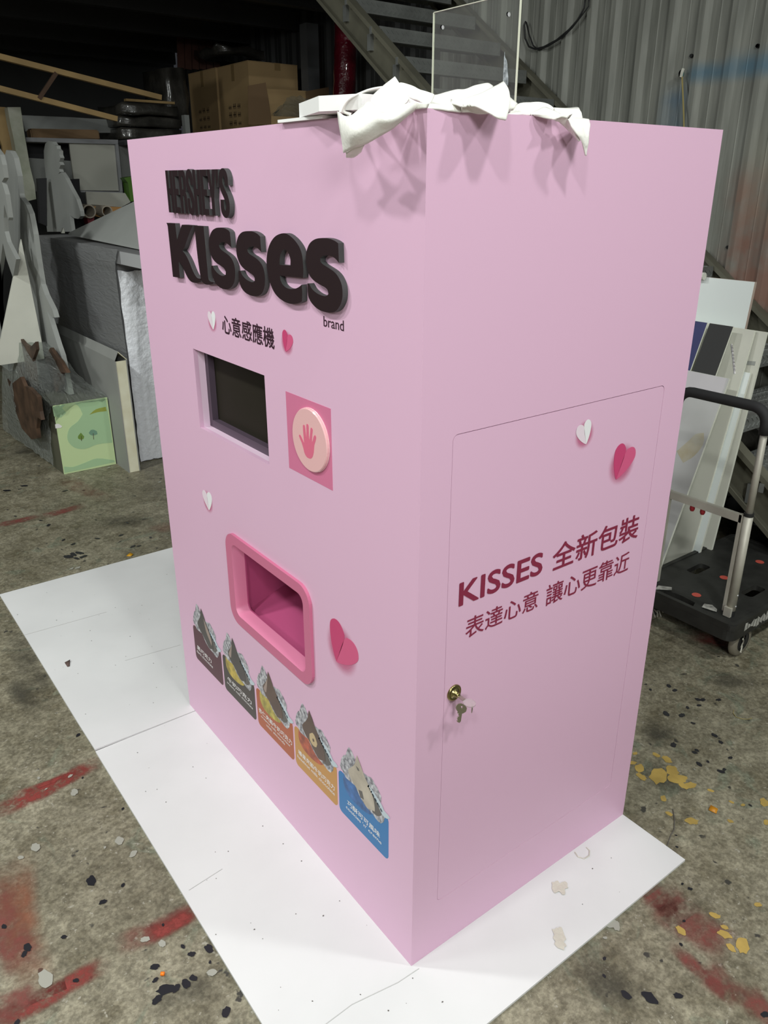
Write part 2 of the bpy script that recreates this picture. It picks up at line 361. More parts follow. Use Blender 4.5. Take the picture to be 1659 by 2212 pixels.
def lettering(name, body, u0, u1, v0, v1, d, m, parent, F=FL, off=0, th=.0006, rot=None):
    cu = bpy.data.curves.new(name, 'FONT'); cu.body = body; cu.size = 1; cu.extrude = 0; cu.resolution_u = 4
    o = bpy.data.objects.new(name, cu); C.objects.link(o)
    me = bpy.data.meshes.new_from_object(o.evaluated_get(bpy.context.evaluated_depsgraph_get())); me.name = name
    bpy.data.objects.remove(o); bpy.data.curves.remove(cu)
    if off > 0:                      # bolder strokes: the same outline repeated a hair apart
        vs = [v.co.copy() for v in me.vertices]; fs = [tuple(p.vertices) for p in me.polygons]; V = []; F_ = []
        for i, (a, b) in enumerate(((0, 0), (off, 0), (-off, 0), (0, off), (0, -off), (off * .7, off * .7), (-off * .7, off * .7), (off * .7, -off * .7), (-off * .7, -off * .7))):
            k = len(V); V += [(v.x + a, v.y + b, .00002 * i) for v in vs]; F_ += [tuple(j + k for j in f) for f in fs]
        me.clear_geometry(); me.from_pydata(V, [], F_); me.update()
    xs = [v.co.x for v in me.vertices]; ys = [v.co.y for v in me.vertices]
    T = Matrix.Translation((u0, v0, 0)) @ Matrix.Diagonal(((u1 - u0) / (max(xs) - min(xs)), (v1 - v0) / (max(ys) - min(ys)), 1, 1)) @ Matrix.Translation((-min(xs), -min(ys), 0))
    if rot: T = rot
    me.transform(F @ Matrix.Translation((0, 0, d)) @ T)
    return link(name, me, m, parent)
def rrect(u0, u1, v0, v1, r, n=6):
    out = []
    for cx, cy, a0 in ((u1 - r, v1 - r, 0), (u0 + r, v1 - r, 90), (u0 + r, v0 + r, 180), (u1 - r, v0 + r, 270)):
        for k in range(n + 1):
            a = math.radians(a0 + 90 * k / n); out.append((cx + r * math.cos(a), cy + r * math.sin(a)))
    return out
def patch(rows, name, m, parent=None, sub=5, th=.003, wob=0):
    """cloth-like surface through a grid of 3-D points"""
    R = [[Vector(p) for p in r] for r in rows]
    def cr(P, t):
        n = len(P) - 1; i = min(int(t), n - 1); t -= i
        p1, p2 = P[i], P[i + 1]; p0 = P[i - 1] if i else p1 * 2 - p2; p3 = P[i + 2] if i + 2 <= n else p2 * 2 - p1
        return .5 * ((2 * p1) + (p2 - p0) * t + (2 * p0 - 5 * p1 + 4 * p2 - p3) * t * t + (3 * p1 - p0 - 3 * p2 + p3) * t ** 3)
    nu = (len(R[0]) - 1) * sub; nv = (len(R) - 1) * sub; vs = []
    for j in range(nv + 1):
        row = [cr([r[i] for r in R], j / sub) for i in range(len(R[0]))]
        for i in range(nu + 1):
            p = cr(row, i / sub)
            if wob: p = p + noise.noise_vector(p * 30) * wob
            vs.append(p)
    fs = [(j * (nu + 1) + i, j * (nu + 1) + i + 1, (j + 1) * (nu + 1) + i + 1, (j + 1) * (nu + 1) + i) for j in range(nv) for i in range(nu)]
    return vs, fs
def thicken(me, th):
    bm = bmesh.new(); bm.from_mesh(me); bmesh.ops.remove_doubles(bm, verts=bm.verts, dist=1e-5); bmesh.ops.recalc_face_normals(bm, faces=bm.faces)
    bmesh.ops.solidify(bm, geom=bm.faces[:], thickness=th); bm.to_mesh(me); bm.free()
    me.polygons.foreach_set('use_smooth', [True] * len(me.polygons))
#PART2
# ================================================================ setting
FLR = -.007            # floor level; the foam boards' top is z = 0
fl = mesh('floor', [(-5, -7, FLR), (3.75, -7, FLR), (3.75, 11, FLR), (-5, 11, FLR)], [(0, 1, 2, 3)], 'concrete'); tag(fl, kind='structure', label='worn concrete workshop floor with red and yellow paint marks')
wall = thing('wall_right', None, None); tag(wall, kind='structure', label='corrugated grey metal wall behind the staircase')
WX = 3.6
ribs = [3.167 + .2 * k for k in range(1, 30)] + [3.167, 2.966, 2.771, 2.587, 2.372, 2.171, 1.974, 1.776, 1.585] + [1.585 - .2 * k for k in range(1, 36)]
ribs.sort(reverse=True)
for a in range(0, len(ribs) - 4, 4):            # one cladding sheet per four ribs
    ys = ribs[a:a + 5]; prof = []
    for k in range(4):
        y = ys[k]; prof += [(y, 0), (y - .006, -.030), (y - .040, -.030), (y - .066, 0), (y - .118, 0), (y - .122, -.004), (y - .126, 0)]
    prof.append((ys[4], 0)); prof = [(p[0], WX + p[1] + (.0006 if (a // 4) % 2 else 0)) for p in prof]
    vs = [(x, y, z) for z in (FLR, 5.2) for (y, x) in prof]; n = len(prof)
    mesh('cladding_sheet', vs, [(i, i + 1, n + i + 1, n + i) for i in range(n - 1)], 'wall' if ys[0] < 4.9 else 'dark', wall)  # far sheets darker: the storage corner's shade put into their colour
sc = MB()
for py_, px_ in ((217 / 2.186, 900 + 1613 / 2.186), (264 / 2.186, 900 + 1300 / 2.186), (355 / 3.568, 1460 + 635 / 3.568), (1905 / 3.568, 1460 + 403 / 3.568), (287 / 8.508 + 500, 1480 + 797 / 8.508)):
    p = atx(px_, py_, WX - .004); sc.tube([p + Vector((.004, 0, 0)), p + Vector((-.012, 0, 0))], .010, 6)
sc.build('wall_screws', 'rubber', wall)
mesh('wall_back', [(-5, 9.5, FLR), (3.75, 9.5, FLR), (3.75, 9.5, 5.2), (-5, 9.5, 5.2)], [(0, 1, 2, 3)], 'dark')['kind'] = 'structure'
mesh('wall_left', [(-5, -7, FLR), (-5, 9.5, FLR), (-5, 9.5, 5.2), (-5, -7, 5.2)], [(0, 1, 2, 3)], 'dark')['kind'] = 'structure'
mesh('ceiling', [(-5, -7, 5.2), (3.75, -7, 5.2), (3.75, 9.5, 5.2), (-5, 9.5, 5.2)], [(0, 3, 2, 1)], 'ceil')['kind'] = 'structure'
# mezzanine slab over the storage corner keeps it dark
mz = thing('trim_1', None, None, (0, 0, 0)); tag(mz, kind='structure', label='dark mezzanine deck over the storage corner')
MB().box(-5, 3.58, 4.27, 9.5, 3.15, 3.25).build('deck_plate', 'dark', mz)
for k in range(6): MB().box(-5, 3.58, 4.29 + k * .95, 4.37 + k * .95, 3.0, 3.15).build('deck_beam', 'dark', mz)
# ---- paint marks on the floor
def fpt(px, py): p = atz(px, py, FLR); return Vector((p.x, p.y, 0))
def stroke(px0, py0, px1, py1, w, m, z=.0006, name='paint_stroke', bend=0):
    a, b = fpt(px0, py0), fpt(px1, py1); d = (b - a); nrm = Vector((-d.y, d.x, 0)).normalized(); N = 8; vs = []; uv = []
    for i in range(N + 1):
        t = i / N; c = a + d * t + nrm * bend * math.sin(math.pi * t)
        for s_ in (-1, 1): vs.append((*(c + nrm * s_ * w / 2 * (1 + .12 * math.sin(7 * t + s_)))[:2], FLR + z)); uv.append((t, (s_ + 1) / 2))
    fs = [(2 * i, 2 * i + 2, 2 * i + 3, 2 * i + 1) for i in range(N)]
    o = mesh(name, vs, fs, m, fl); u = o.data.uv_layers.new(name='UVMap')
    for l in o.data.loops: u.data[l.index].uv = uv[l.vertex_index]
    return o
stroke(-40, 1772, 232, 1638, .085, 'redspray')
stroke(20, 1720, 190, 1660, .03, 'redspray', .0009)
stroke(240, 2052, 450, 1955, .085, 'redfaint'); stroke(300, 2030, 440, 1965, .06, 'redspray', .0009)
stroke(-40, 2225, 245, 2075, .070, 'redspray')
stroke(-40, 2190, 100, 2140, .10, 'redfaint', .0009)
stroke(20, 1840, 70, 2170, .13, 'orangefaint')
stroke(-30, 1900, 60, 2120, .12, 'redfaint', .0009)
stroke(-20, 1138, 95, 1113, .09, 'redfaint')
stroke(80, 1118, 190, 1090, .10, 'redfaint')
stroke(130, 1030, 240, 1085, .16, 'redpale')
stroke(330, 1150, 375, 1130, .16, 'redpale', .001)
stroke(1370, 1895, 1480, 1990, .10, 'redfaint')
stroke(1400, 1920, 1590, 2070, .15, 'redfaint')
stroke(1440, 2030, 1600, 2180, .05, 'redfaint')
stroke(1510, 2080, 1610, 2170, .10, 'redfaint', .0009)
stroke(1600, 2135, 1700, 2230, .09, 'redfaint')
stroke(1300, 1330, 1420, 1360, .10, 'redfaint')
stroke(1480, 1365, 1600, 1400, .12, 'redfaint', .0011)
for q in ((1370, 1570, 1480, 1600, .2), (1380, 1650, 1500, 1720, .14), (30, 1340, 120, 1540, .16), (0, 960, 130, 990, .3), (180, 1120, 360, 1130, .22), (1250, 2050, 1400, 2210, .16), (1500, 1460, 1659, 1480, .15), (500, 2100, 300, 2200, .1), (20, 1440, 90, 1560, .12)):
    stroke(*q, 'dirt', .0004, 'floor_stain')
ZK = 0
def blob(px, py, r, m, name='paint_spot', n=15, asp=1.5, z=.001, seed=0, rag=.39, par=None, base=None):
    rnd = random.Random(seed * 977 + int(px * 7 + py)); c = fpt(px, py) if base is None else base; a0 = rnd.random() * 3; r = r * (.62 if rag < .4 else .8); global ZK; ZK += .000012; z = z + ZK; vs = [(c.x, c.y, FLR + z)]
    for k in range(n):
        a = 2 * math.pi * k / n; rr = r * (1 - rag / 2 + rag * rnd.random()); v = Vector((math.cos(a) * asp, math.sin(a), 0)) * rr; v.rotate(Euler((0, 0, a0)))
        vs.append((c.x + v.x, c.y + v.y, FLR + z))
    return mesh(name, vs, [(0, k + 1, (k + 1) % n + 1) for k in range(n)], m, par or fl)
k5 = zm(1260, 1380, 4.158); k3 = zm(1100, 1650, 2.968); k4 = zm(0, 1500, 3.106)
for a, b, r in ((465, 1030, .010), (655, 1045, .014), (750, 1085, .02), (505, 1165, .022), (445, 1115, .013), (670, 1235, .04), (800, 1190, .03), (850, 1255, .032), (900, 1320, .02), (965, 1318, .02), (520, 1240, .018), (720, 1437, .014), (770, 1572, .012), (970, 1637, .021), (1145, 1365, .01), (1625, 1470, .02), (1320, 1640, .010), (1645, 1650, .012), (1330, 1468, .008), (1435, 1494, .008)):
    blob(*k5(a, b), r, 'yellow')
for a, b, r in ((1100, 1070, .016), (1380, 1095, .018), (1420, 1180, .014), (1495, 1165, .024), (1320, 975, .014), (1595, 905, .010), (1380, 1050, .010)):
    blob(*k3(a, b), r, 'yellow')
for a, b, r in ((1358, 48, .007), (1240, 1193 / 4 + 9999, 0), (1070, 460, .004), (1160, 803, .007), (1110, 772, .005), (1120, 1010, .005), (1100, 1160, .006), (610, 1250, .006), (608, 1362, .006), (1085, 1490, .012), (900, 1500, .02), (750, 1485, .014), (1640, 1610, .010), (1075, 535, .005)):
    if r and b < 3000: blob(*k3(a, b), r, 'tarspot')
for a, b, r in ((768, 425, .012), (820, 465, .012), (603, 458, .008), (1030, 548, .012), (1073, 550, .012), (1213, 550, .011), (1040, 600, .010), (745, 675, .016), (935, 620, .009), (885, 690, .014), (810, 955, .014), (1000, 1023, .010), (1020, 1005, .009), (1040, 1127, .012), (1120, 1106, .007), (1238, 1195, .013), (1265, 1177, .008), (1322, 1070, .009), (1235, 932, .010), (1500, 1498, .006), (985, 760, .008), (1180, 870, .012)):
    blob(*k5(a, b), r, 'tarspot')
for a, b, r in ((525, 275, .010), (825, 770, .006), (615, 1255, .019), (825, 1283, .007), (690, 1395, .011), (430, 1630, .008), (185, 1700, .013), (163, 1745, .010), (28, 1560, .009), (1040, 1830, .012), (1043, 1920, .008), (1110, 1985, .020), (1055, 2050, .014), (1180, 1975, .013), (1245, 1943, .015), (1297, 1905, .011), (510, 1923, .008), (1285, 1745, .010), (1400, 1710, .014), (1228, 1695, .007), (1515, 2135, .014), (1095, 1550, .005), (555, 562, .005), (115, 2205, .009), (1410, 1800, .005)):
    blob(*k4(a, b), r, 'tarspot')
for a, b, r in ((975, 1647, .012), (1087, 1675, .012), (473, 550, .009), (310, 637, .005), (260, 563, .007), (800, 985, .018), (895, 1072, .014), (140, 1097, .010), (240, 1030, .018), (310, 1910, .026), (1425, 1870, .013), (500, 660, .016), (705, 1030, .005)):
    blob(*k4(a, b), r, 'palespot')
for px, py, r in ((1435, 1893, .004), (1250, 1700, .005), (1500, 1663, .004), (1307, 2027, .006), (1318, 1995, .02), (1330, 2000, .016), (1563, 1412, .005), (345, 1042, .014), (170, 1033, .01), (235, 1011, .012), (155, 1229, .012), (168, 1227, .016)):
    blob(px, py, r, 'palespot')
for px, py, r in ((147, 1203, .022), (158, 1198, .02), (172, 1195, .02), (180, 1203, .018), (165, 1207, .015), (287, 1181, .014), (300, 1180, .010), (210, 1164, .012), (261, 1157, .012), (137, 1167, .010), (140, 1061, .014), (88, 1125, .010), (105, 1135, .014), (15, 1060, .02), (52, 1050, .02), (275, 1130, .01), (325, 1162, .01), (158, 1176, .012)):
    blob(px, py, r, 'tarspot', asp=2)
# ================================================================ foam boards on the floor
def board(name, x0, x1, y0, y1, z0, z1, label, lift=None):
    b = bmesh.new(); n = 14; mm = 14
    for j in range(mm + 1):
        for i in range(n + 1):
            x = x0 + (x1 - x0) * i / n; y = y0 + (y1 - y0) * j / mm
            b.verts.new((x, y, z1 + (lift(x, y) if lift else 0)))
    b.verts.ensure_lookup_table()
    for j in range(mm):
        for i in range(n): b.faces.new([b.verts[k] for k in (j * (n + 1) + i, j * (n + 1) + i + 1, (j + 1) * (n + 1) + i + 1, (j + 1) * (n + 1) + i)])
    r = bmesh.ops.extrude_face_region(b, geom=b.faces[:]); bmesh.ops.translate(b, verts=[v for v in r['geom'] if isinstance(v, bmesh.types.BMVert)], vec=(0, 0, -(z1 - z0)))
    bmesh.ops.recalc_face_normals(b, faces=b.faces)
    me = bpy.data.meshes.new(name); b.to_mesh(me); b.free(); o = link(name, me, 'sheet'); return tag(o, label, 'board', 'foam boards under the booth')
M['sheet'] = mat('foam_board', (.69, .69, .69), .62, spec=.25, var=.05, vs=2.2, bump=.04, bs=14)
def liftA(x, y): return .006 * max(0, 1 - (y - 1.197) / .16) * max(0, -x / .34) if x < 0 else 0
board('foam_board', -.343, .786, 1.197, 2.488, FLR + .0005, 0, 'large white foam board on the floor along the booth, reaching back to the storage corner', liftA)
board('foam_board', -.343, .786, -.205, 1.194, FLR + .0005, 0, 'white foam board in front, under the near corner of the booth')
fb = bpy.data.objects['foam_board.001']
def crease(px0, py0, px1, py1, par, w=.0016, m='shade2'):
    a, b = atz(px0, py0, .0006), atz(px1, py1, .0006); MB().bar(a, b, w, .0006).build('crease', m, par)
M['shade2'] = mat('crease_grey', (.50, .50, .49), .6)
crease(905, 2092, 860, 2122, fb); crease(860, 2122, 760, 2170, fb); crease(760, 2170, 700, 2215, fb)
crease(408, 1923, 480, 1877, fb)
crease(52, 1372, 230, 1322, bpy.data.objects['foam_board']); crease(270, 1427, 390, 1393, bpy.data.objects['foam_board'])
for px, py, r in ((270, 1600 + 100, 0),):
    pass
rn = random.Random(3)
sp = MB()
for _ in range(170):          # dust specks scattered on the boards
    x = rn.uniform(-.33, .77); y = rn.uniform(-.19, 2.4)
    if 0 < x < .786 and 0 < y < 1.24: continue
    r = rn.uniform(.0008, .0022); a = rn.random() * 3
    sp.add([(x + r * math.cos(a + k * 1.57) * rn.uniform(.6, 1.5), y + r * math.sin(a + k * 1.57), .0007) for k in range(4)], [(0, 1, 2, 3)])
o = sp.build('dust_specks', 'shade', fb); o['kind'] = 'stuff'
def top_blob(px, py, r, m, asp=1.4, z=.0009, n=12, rag=.5, name='stain', seed=1): 
    p = atz(px, py, 0); return blob(px, py, r, m, name, n, asp, z - FLR, seed, rag, fb, Vector((p.x, p.y, 0)))
top_blob(*k3(325, 795), .022, 'glue', 1.1, n=22, rag=.9); top_blob(*k3(318, 1110), .016, 'glue', 2.2, n=18, rag=.7); top_blob(*k3(325, 1165), .015, 'glue', 1.2)
ring = [atz(*k3(a, b), .0016) for a, b in ((420, 565), (440, 595), (480, 608), (512, 590), (515, 555), (495, 535))]
MB().tube(ring, .0016, 5).build('glue_ring', 'glue', fb)
# small litter
def litter(name, label, cat, vs, fs, m, th=.001):
    o = mesh(name, vs, fs, m); thicken(o.data, th); return tag(o, label, cat)
p = atz(148, 1434, .001)
litter('leaf_scrap', 'small torn brown leaf scrap lying on the white foam board', 'scrap', [(p.x - .010, p.y + .014, .003), (p.x + .012, p.y + .018, .005), (p.x + .006, p.y + .004, .003), (p.x - .002, p.y - .020, .002), (p.x - .010, p.y - .018, .002)], [(0, 4, 3, 2, 1)], mat('dry_brown', (.11, .07, .06), .8))
p = atz(1540, 1752, FLR); litter('orange_tape_scrap', 'little folded amber tape scrap on the concrete right of the boards', 'scrap', [(p.x - .009, p.y + .009, FLR + .002), (p.x + .007, p.y + .013, FLR + .009), (p.x + .012, p.y - .008, FLR + .007), (p.x - .004, p.y - .013, FLR + .002)], [(0, 3, 2, 1)], mat('amber', (.52, .22, .015), .4))
p = atz(279, 1200, FLR); litter('yellow_scrap', 'tiny orange-yellow scrap at the far edge of the boards', 'scrap', [(p.x - .014, p.y, FLR + .002), (p.x + .012, p.y + .016, FLR + .008), (p.x + .018, p.y - .01, FLR + .006), (p.x, p.y - .018, FLR + .002)], [(0, 3, 2, 1)], mat('amber2', (.60, .30, .01), .5))
p = atz(351, 2106, FLR); mb = MB(); mb.tube([p + Vector((-.003, .002, .004)), p + Vector((.004, -.003, .004))], .0045, 8)
tag(mb.build('orange_pellet', mat('orange', (.95, .22, .01), .4), smooth=True), 'tiny bright orange pellet on the concrete in the foreground', 'pellet')
p = lambda a, b: atz(*k5(a, b), FLR + .002)
tag(MB().tube([p(1352, 640), p(1345, 665), p(1370, 700), p(1420, 718), p(1480, 722), p(1515, 712)], .0011, 5).build('straw', 'rope'), 'thin curled straw-coloured fibre on the concrete at the right', 'fibre')
p = lambda a, b: atz(*k3(a, b), FLR + .003)
tag(MB().tube([p(1050, 290), p(1060, 350), p(1058, 420), p(1035, 460), p(1005, 550)], .0012, 5).build('thread', 'shade'), 'long dark thread lying across the right corner of the board', 'thread')
# ================================================================ the pink booth
bo = thing('dispenser_booth', 'tall pink dispenser booth with dark raised lettering standing on white foam boards', 'booth', (.39, .62, 0))
BW, BD, BH, T = 1.2395, .7861, 1.8, .012
front = slab('front_panel', [[(-BW, 0), (0, 0), (0, BH), (-BW, BH)], [(-.934, 1.083), (-.934, 1.296), (-.5535, 1.296), (-.5535, 1.083)], rrect(-.786, -.410, .577, .801, .022)], -T, 0, 'pink', bo, FL)
DX0, DX1, DZ0, DZ1 = .0735, .7035, .153, 1.281
slab('side_panel', [[(T, 0), (BD, 0), (BD, BH), (T, BH)], rrect(DX0, DX1, DZ0, DZ1, .012, 4)], -T, 0, 'pink', bo, FR)
MB().box(T, BD, T, BW, BH - .02, BH).build('top_panel', 'pink', bo)
MB().box(BD - T, BD, T, BW - T, .0, BH - .02).build('back_panel', 'pink', bo)
MB().box(T, BD - T, BW - T, BW, .0, BH - .02).build('far_panel', 'pink', bo)
door = slab('access_door', [rrect(DX0 + .0011, DX1 - .0006, DZ0 + .0005, DZ1 - .0015, .011, 4)], -T, -.0004, 'pink', bo, FR)
MB().box(DX0 - .02, DX1 + .02, T + .001, T + .012, DZ0 - .02, DZ1 + .02).build('door_backing', 'bezel', bo)
# screen
rv = MB(); U0, U1, V0, V1, DP = -.934, -.5535, 1.083, 1.296, .030
for a in ((T, DP + .002, -U0, -U0 + .004, V0, V1), (T, DP + .002, -U1 - .004, -U1, V0, V1), (T, DP + .002, -U1, -U0, V0 - .004, V0), (T, DP + .002, -U1, -U0, V1, V1 + .004)): rv.box(*a)
rv.build('screen_reveal', 'pale', bo)
scn = slab('screen_bezel', [[(U0, V0), (U1, V0), (U1, V1), (U0, V1)], [(U0 + .018, V0 + .020), (U0 + .018, V1 - .010), (U1 - .008, V1 - .010), (U1 - .008, V0 + .020)]], -.048, -DP, 'bezel', bo)
slab('screen', [[(U0, V0), (U1, V0), (U1, V1), (U0, V1)]], -.055, -.047, 'screen', bo)
# hand pad
slab('pad_backing', [[(-.4605, 1.1035), (-.2835, 1.1035), (-.2835, 1.279), (-.4605, 1.279)]], 0, .0005, 'sq', bo)
def disc(name, u, v, r, d0, d1, m, par, n=48, bev=.002):
    vs = []; 
    for rr, d in ((r, d0), (r, d1 - bev), (r - bev, d1)):
        vs += [FL @ Vector((u + rr * math.cos(2 * math.pi * k / n), v + rr * math.sin(2 * math.pi * k / n), d)) for k in range(n)]
    fs = [tuple([j * n + k, j * n + (k + 1) % n, (j + 1) * n + (k + 1) % n, (j + 1) * n + k]) for j in range(2) for k in range(n)] + [tuple(2 * n + k for k in range(n))]
    return mesh(name, vs, fs, m, par)
dc = disc('hand_disc', -.3595, 1.1945, .069, .0005, .0075, 'disc', bo)
M['discrim'] = mat('disc_rim', (.86, .60, .62), .2, coat=.5)
rimo = []; 
disc('disc_rim', -.3595, 1.1945, .0695, .0005, .0030, 'discrim', dc)
hz = zm(600, 830, 8.85)
hand = [(405, 985), (415, 965), (435, 972), (470, 1040), (500, 1112), (505, 1110), (495, 1000), (482, 800), (500, 778), (520, 795), (535, 920), (548, 1025), (550, 1020), (548, 790), (563, 760), (590, 790), (595, 930), (602, 1058), (608, 1050), (622, 930), (628, 850), (645, 830), (670, 870), (662, 960), (655, 1108), (672, 1070), (688, 1000), (715, 970), (735, 1010), (725, 1080), (700, 1170), (690, 1290), (665, 1390), (625, 1422), (560, 1395), (515, 1320), (490, 1220), (460, 1120), (430, 1050)]
slab('hand_print', [crom([uvL(*hz(*q), .0075) for q in hand], 3, corner=75)], .0075, .0078, 'hand', dc)
# raised lettering, brand line traced letter by letter on its own plane 20 mm off the panel
LD = .012
z2 = zm(350, 470, 8.295); z3 = zm(500, 480, 6.38)
K_ = [[(78, 95), (150, 100), (235, 103), (245, 180), (258, 300), (270, 392), (302, 290), (345, 150), (365, 128), (455, 132), (552, 140), (490, 280), (440, 420), (402, 535), (366, 592), (425, 670), (482, 780), (530, 900), (575, 1000), (625, 1075), (668, 1092), (705, 1092), (702, 1150), (640, 1168), (560, 1165), (500, 1130), (445, 1050), (400, 950), (360, 860), (300, 790), (308, 930), (320, 1078), (255, 1070), (195, 1060), (185, 960), (150, 620), (112, 260), (100, 150)]]
I_ = [[(578, 145), (745, 155), (757, 300), (785, 600), (812, 900), (828, 1070), (845, 1125), (880, 1150), (925, 1155), (925, 1180), (880, 1198), (800, 1202), (740, 1172), (700, 1110), (680, 1000), (650, 800), (620, 550), (600, 350)]]
S1 = [[(1010, 180), (1100, 185), (1180, 222), (1215, 262), (1228, 380), (1243, 542), (1205, 500), (1150, 457), (1090, 440), (1050, 447), (1022, 490), (1035, 540), (1080, 590), (1150, 640), (1220, 700), (1270, 780), (1302, 880), (1312, 1000), (1302, 1120), (1270, 1210), (1220, 1265), (1150, 1287), (1070, 1270), (1000, 1222), (945, 1150), (905, 1050), (888, 950), (880, 862), (908, 862), (940, 930), (1000, 1000), (1060, 1038), (1110, 1042), (1140, 1022), (1143, 970), (1110, 910), (1050, 862), (970, 810), (910, 740), (870, 650), (845, 550), (838, 430), (855, 330), (895, 240), (950, 195)]]
S2 = [[(190, 125), (280, 125), (350, 155), (395, 197), (402, 300), (412, 415), (380, 378), (340, 347), (290, 333), (240, 345), (218, 375), (225, 410), (260, 445), (330, 490), (390, 545), (430, 610), (455, 700), (462, 800), (452, 900), (420, 980), (370, 1015), (310, 1020), (240, 1000), (180, 960), (135, 900), (110, 830), (100, 740), (97, 668), (122, 668), (150, 730), (200, 785), (260, 820), (300, 825), (320, 808), (320, 770), (300, 735), (240, 690), (180, 648), (120, 580), (80, 480), (65, 380), (68, 290), (92, 200), (135, 145)]]
E_ = [[(690, 155), (760, 160), (830, 208), (890, 272), (940, 352), (972, 450), (985, 560), (992, 680), (985, 768), (820, 752), (668, 736), (675, 790), (700, 850), (750, 900), (810, 920), (880, 915), (930, 892), (968, 860), (975, 970), (972, 1090), (940, 1110), (880, 1125), (800, 1122), (720, 1090), (640, 1030), (580, 950), (530, 830), (500, 700), (483, 560), (490, 450), (510, 350), (550, 260), (610, 190)], [(728, 375), (690, 410), (668, 480), (662, 585), (735, 592), (812, 598), (812, 520), (795, 450), (765, 400)]]
S3 = [[(1240, 218), (1340, 225), (1420, 255), (1470, 290), (1475, 400), (1480, 562), (1440, 512), (1390, 475), (1320, 457), (1260, 465), (1225, 500), (1225, 540), (1260, 580), (1330, 625), (1410, 680), (1470, 750), (1515, 850), (1530, 950), (1525, 1060), (1490, 1160), (1430, 1230), (1350, 1246), (1260, 1230), (1180, 1190), (1110, 1120), (1065, 1040), (1050, 950), (1045, 848), (1068, 848), (1110, 920), (1180, 980), (1260, 1015), (1310, 1015), (1335, 990), (1325, 940), (1290, 900), (1210, 855), (1130, 800), (1070, 720), (1035, 600), (1025, 480), (1040, 380), (1080, 290), (1150, 235)]]
for sh, zz in ((K_, z2), (I_, z2), (S1, z2), (S2, z3), (E_, z3), (S3, z3)):
    slab('sign_letter', [crom([uvL(*zz(*q), LD) for q in lp], 4) for lp in sh], 0, LD, 'letter', bo, side='letter_side')
# condensed block letters of the upper line
def glyph(g):
    if g == 'H': return [[(0, 0), (.38, 0), (.38, .44), (.62, .44), (.62, 0), (1, 0), (1, 1), (.62, 1), (.62, .58), (.38, .58), (.38, 1), (0, 1)]]
    if g == 'E': return [[(0, 0), (.95, 0), (.95, .14), (.40, .14), (.40, .43), (.85, .43), (.85, .57), (.40, .57), (.40, .86), (.95, .86), (.95, 1), (0, 1)]]
    if g == 'R': return [[(0, 0), (.38, 0), (.38, .42), (.52, .42), (.60, .36), (.60, .06), (.64, 0), (1.04, 0), (.98, .08), (.98, .34), (.94, .44), (.84, .50), (.95, .58), (.99, .68), (.99, .82), (.92, .94), (.75, 1), (0, 1)], [(.38, .56), (.38, .86), (.55, .86), (.60, .80), (.60, .62), (.55, .56)]]
    if g == 'Y': return [[(.31, 0), (.69, 0), (.69, .38), (1.04, 1), (.64, 1), (.50, .62), (.36, 1), (-.04, 1), (.31, .38)]]
    if g == "'": return [[(.1, .62), (.75, .78), (.9, 1), (.0, 1)]]
    if g == 'S': return [crom([(.50, 1.02), (.82, .97), (1.0, .84), (1.0, .66), (.63, .66), (.62, .80), (.50, .87), (.38, .80), (.40, .70), (.62, .58), (.90, .44), (1.03, .28), (.98, .12), (.82, .02), (.50, -.03), (.18, .02), (.0, .14), (.0, .36), (.37, .36), (.38, .20), (.50, .13), (.63, .20), (.62, .29), (.40, .41), (.10, .56), (-.02, .72), (.04, .88), (.2, .98)], 3, corner=60)]
u = -.976
for g, w in zip("HERSHEY'S", (.0395, .0365, .040, .038, .0395, .0365, .041, .016, .043)):
    slab('sign_letter', [[(u + a * w * .97, 1.6275 + b * .0955) for a, b in lp] for lp in glyph(g)], 0, LD, 'letter', bo, side='letter_side')
    u += w * (1.0 if g != "'" else .95) + .0005
lettering('lettering', '心意感應機', -.750, -.499, 1.3625, 1.4085, .0004, 'ink', bo, off=.016)
lettering('lettering', 'brand', -.3005, -.231, 1.4395, 1.4595, .0004, 'ink', bo, off=.004)
lettering('lettering', 'KISSES', .1035, .343, .9215, .975, .0004, 'wine', bo, FR, off=.020)
lettering('lettering', '全新包裝', .3735, .6745, .9145, .979, .0004, 'wine', bo, FR, off=.014)
lettering('lettering', '表達心意', .1255, .3375, .8395, .887, .0004, 'wine', bo, FR, off=.007)
lettering('lettering', '讓心更靠近', .363, .6535, .833, .886, .0004, 'wine', bo, FR, off=.007)
